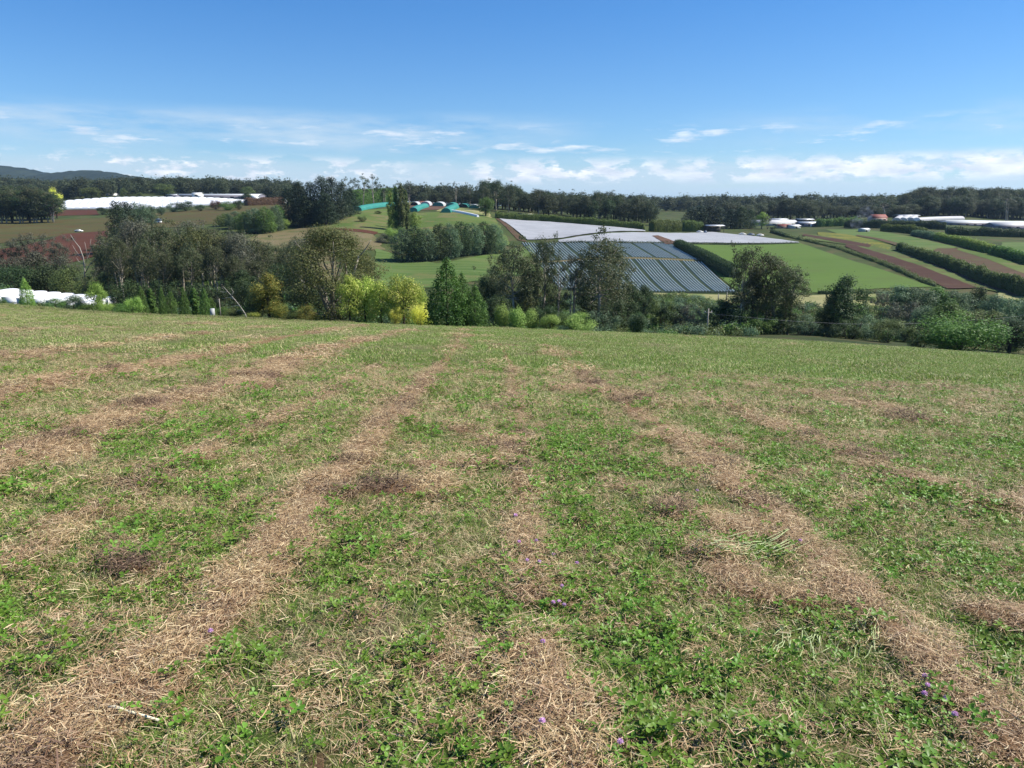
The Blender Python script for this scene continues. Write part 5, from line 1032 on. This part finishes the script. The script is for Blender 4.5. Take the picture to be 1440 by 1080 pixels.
# ------------------------------------------------------------------ smoke
t = NT('smoke_volume'); tc = t.n('ShaderNodeTexCoord').outputs['Object']
pv = t.n('ShaderNodeVolumePrincipled', ins={'Color': (.75, .84, 1.0), 'Density': t.math('MULTIPLY', t.rng(t.noise(.35, tc, 4), .45, .75), .05)}); o_ = t.n('ShaderNodeOutputMaterial'); t.t.links.new(pv.outputs[0], o_.inputs['Volume'])
bm = bmesh.new()
for px, r, s in ((1206, 314, 4.5), (1208, 309, 4.5), (1212, 303, 4.5), (1218, 299, 5)):
    Y_ = 520; q = bmesh.ops.create_icosphere(bm, subdivisions=2, radius=s); bmesh.ops.translate(bm, verts=q['verts'], vec=(at(px, Y_), Y_, CAMZ - ray(px, r)[1] * Y_))
me = bpy.data.meshes.new('smoke'); bm.to_mesh(me); bm.free(); me.materials.append(t.m); tag(link('smoke', me), 'thin blue smoke rising left of the red roofed house', 'smoke', None, 'stuff')
# ------------------------------------------------------------------ air
if HAZE:
    t = NT('haze_air'); pv = t.n('ShaderNodeVolumePrincipled', ins={'Color': (.50, .72, 1.0), 'Density': HAZE, 'Anisotropy': .3}); o_ = t.n('ShaderNodeOutputMaterial'); t.t.links.new(pv.outputs[0], o_.inputs['Volume'])
    hz = MB().box(0, 10500, -130, 40000, 22500, 345).build('haze', t.m); tag(hz, 'pale blue air over the whole valley', 'haze', None, 'stuff')

# ------------------------------------------------------------------ camera, sun, sky
cam = bpy.data.cameras.new('camera'); co = bpy.data.objects.new('camera', cam); COL.objects.link(co)
co.location = (0, 0, CAMZ); co.rotation_euler = (PI / 2 - PITCH, 0, 0); cam.sensor_width = 36; cam.lens = F / 1440 * 36; cam.clip_end = 60000; cam.clip_start = .05
SC.camera = co
EL = math.radians(48); AZ = math.radians(80)          # azimuth measured from straight ahead (+y) towards the right (+x)
sd = Vector((math.sin(AZ) * math.cos(EL), math.cos(AZ) * math.cos(EL), math.sin(EL)))
sl = bpy.data.lights.new('sun', 'SUN'); sl.energy = 5.0; sl.angle = math.radians(.5); sl.color = (1, .945, .85)
so = bpy.data.objects.new('sun', sl); COL.objects.link(so); so.rotation_euler = sd.to_track_quat('Z', 'Y').to_euler()
W = bpy.data.worlds.new('World'); SC.world = W; W.use_nodes = True
t = NT('w', W); sky = t.n('ShaderNodeTexSky', sky_type='NISHITA', sun_disc=False, sun_elevation=EL, sun_rotation=AZ, air_density=1.0, dust_density=.15, ozone_density=3.5, altitude=300)
vec = t.n('ShaderNodeTexCoord').outputs['Generated']; sep = t.n('ShaderNodeSeparateXYZ', ins={'Vector': vec})
X_, Y_, Z_ = sep.outputs
el = t.math('DIVIDE', Z_, t.math('SQRT', t.math('ADD', t.math('MULTIPLY', X_, X_), t.math('MULTIPLY', Y_, Y_))))
az = t.math('ARCTAN2', X_, Y_)
def cv(sx, sz, o=0): return t.n('ShaderNodeCombineXYZ', ins={'X': t.math('MULTIPLY', az, sx), 'Y': t.math('MULTIPLY', el, sz), 'Z': o}).outputs[0]
def band(a, b, c, d): return t.math('MULTIPLY', t.rng(el, a, b, smooth=True), t.rng(el, c, d, 1, 0, smooth=True))
# thin high streaks, low haze veil and a line of small cumulus
wisp = t.math('MULTIPLY', t.rng(t.noise(1.0, cv(5, 30), 8, .62), .40, .64), band(.055, .085, .10, .125))
wisp = t.math('MULTIPLY', wisp, t.math('MAXIMUM', t.rng(az, .12, -.05), t.math('MULTIPLY', t.rng(t.noise(1.0, cv(1.6, 6, 3), 2), .45, .6), .6)))
veil = t.math('MULTIPLY', t.rng(t.noise(1.0, cv(3.5, 42, 5), 6, .55), .25, .52), band(.0, .022, .045, .072))
pn = t.noise(1.0, cv(20, 52, 9), 10, .64); base = t.rng(t.noise(1.0, cv(3.2, 2, 12), 3), .30, .46)
puff = t.math('MULTIPLY', t.rng(t.math('ADD', pn, t.math('MULTIPLY', t.rng(az, -.5, .5), .09)), .51, .59), t.math('MULTIPLY', band(.026, .040, .050, .068), base))
puff2 = t.math('MULTIPLY', t.rng(t.noise(1.0, cv(11, 60, 21), 8, .6), .54, .66), band(.06, .075, .09, .11))
amt = t.math('ADD', t.math('MULTIPLY', wisp, .75), t.math('MULTIPLY', veil, .72), clamp=True)
bri = t.math('MAXIMUM', puff, t.math('MULTIPLY', puff2, .7))
skyc = t.mix(1.0, sky.outputs[0], t.mix(t.rng(el, .02, .24), (.70, .88, 1.05), (.39, .76, 1.10)), 'MULTIPLY')
fac = t.rng(az, -.6, .6, 1.10, .98); skyc = t.mix(1.0, skyc, t.n('ShaderNodeCombineXYZ', ins={'X': fac, 'Y': fac, 'Z': fac}).outputs[0], 'MULTIPLY')
c1 = t.mix(amt, skyc, (5.3, 6.5, 7.6)); shade = t.mix(t.rng(t.noise(1.0, cv(22, 80, 31), 5, .6), .35, .65), (6.0, 6.7, 7.8), (9.6, 9.7, 9.8))
c2 = t.mix(t.math('MULTIPLY', bri, .95), c1, shade)
bg = t.n('ShaderNodeBackground', ins={'Color': c2, 'Strength': .076}); wo = t.n('ShaderNodeOutputWorld'); t.t.links.new(bg.outputs[0], wo.inputs[0])
SC.view_settings.view_transform = 'Standard'; SC.view_settings.look = 'None'; SC.view_settings.exposure = .72; SC.view_settings.gamma = 1
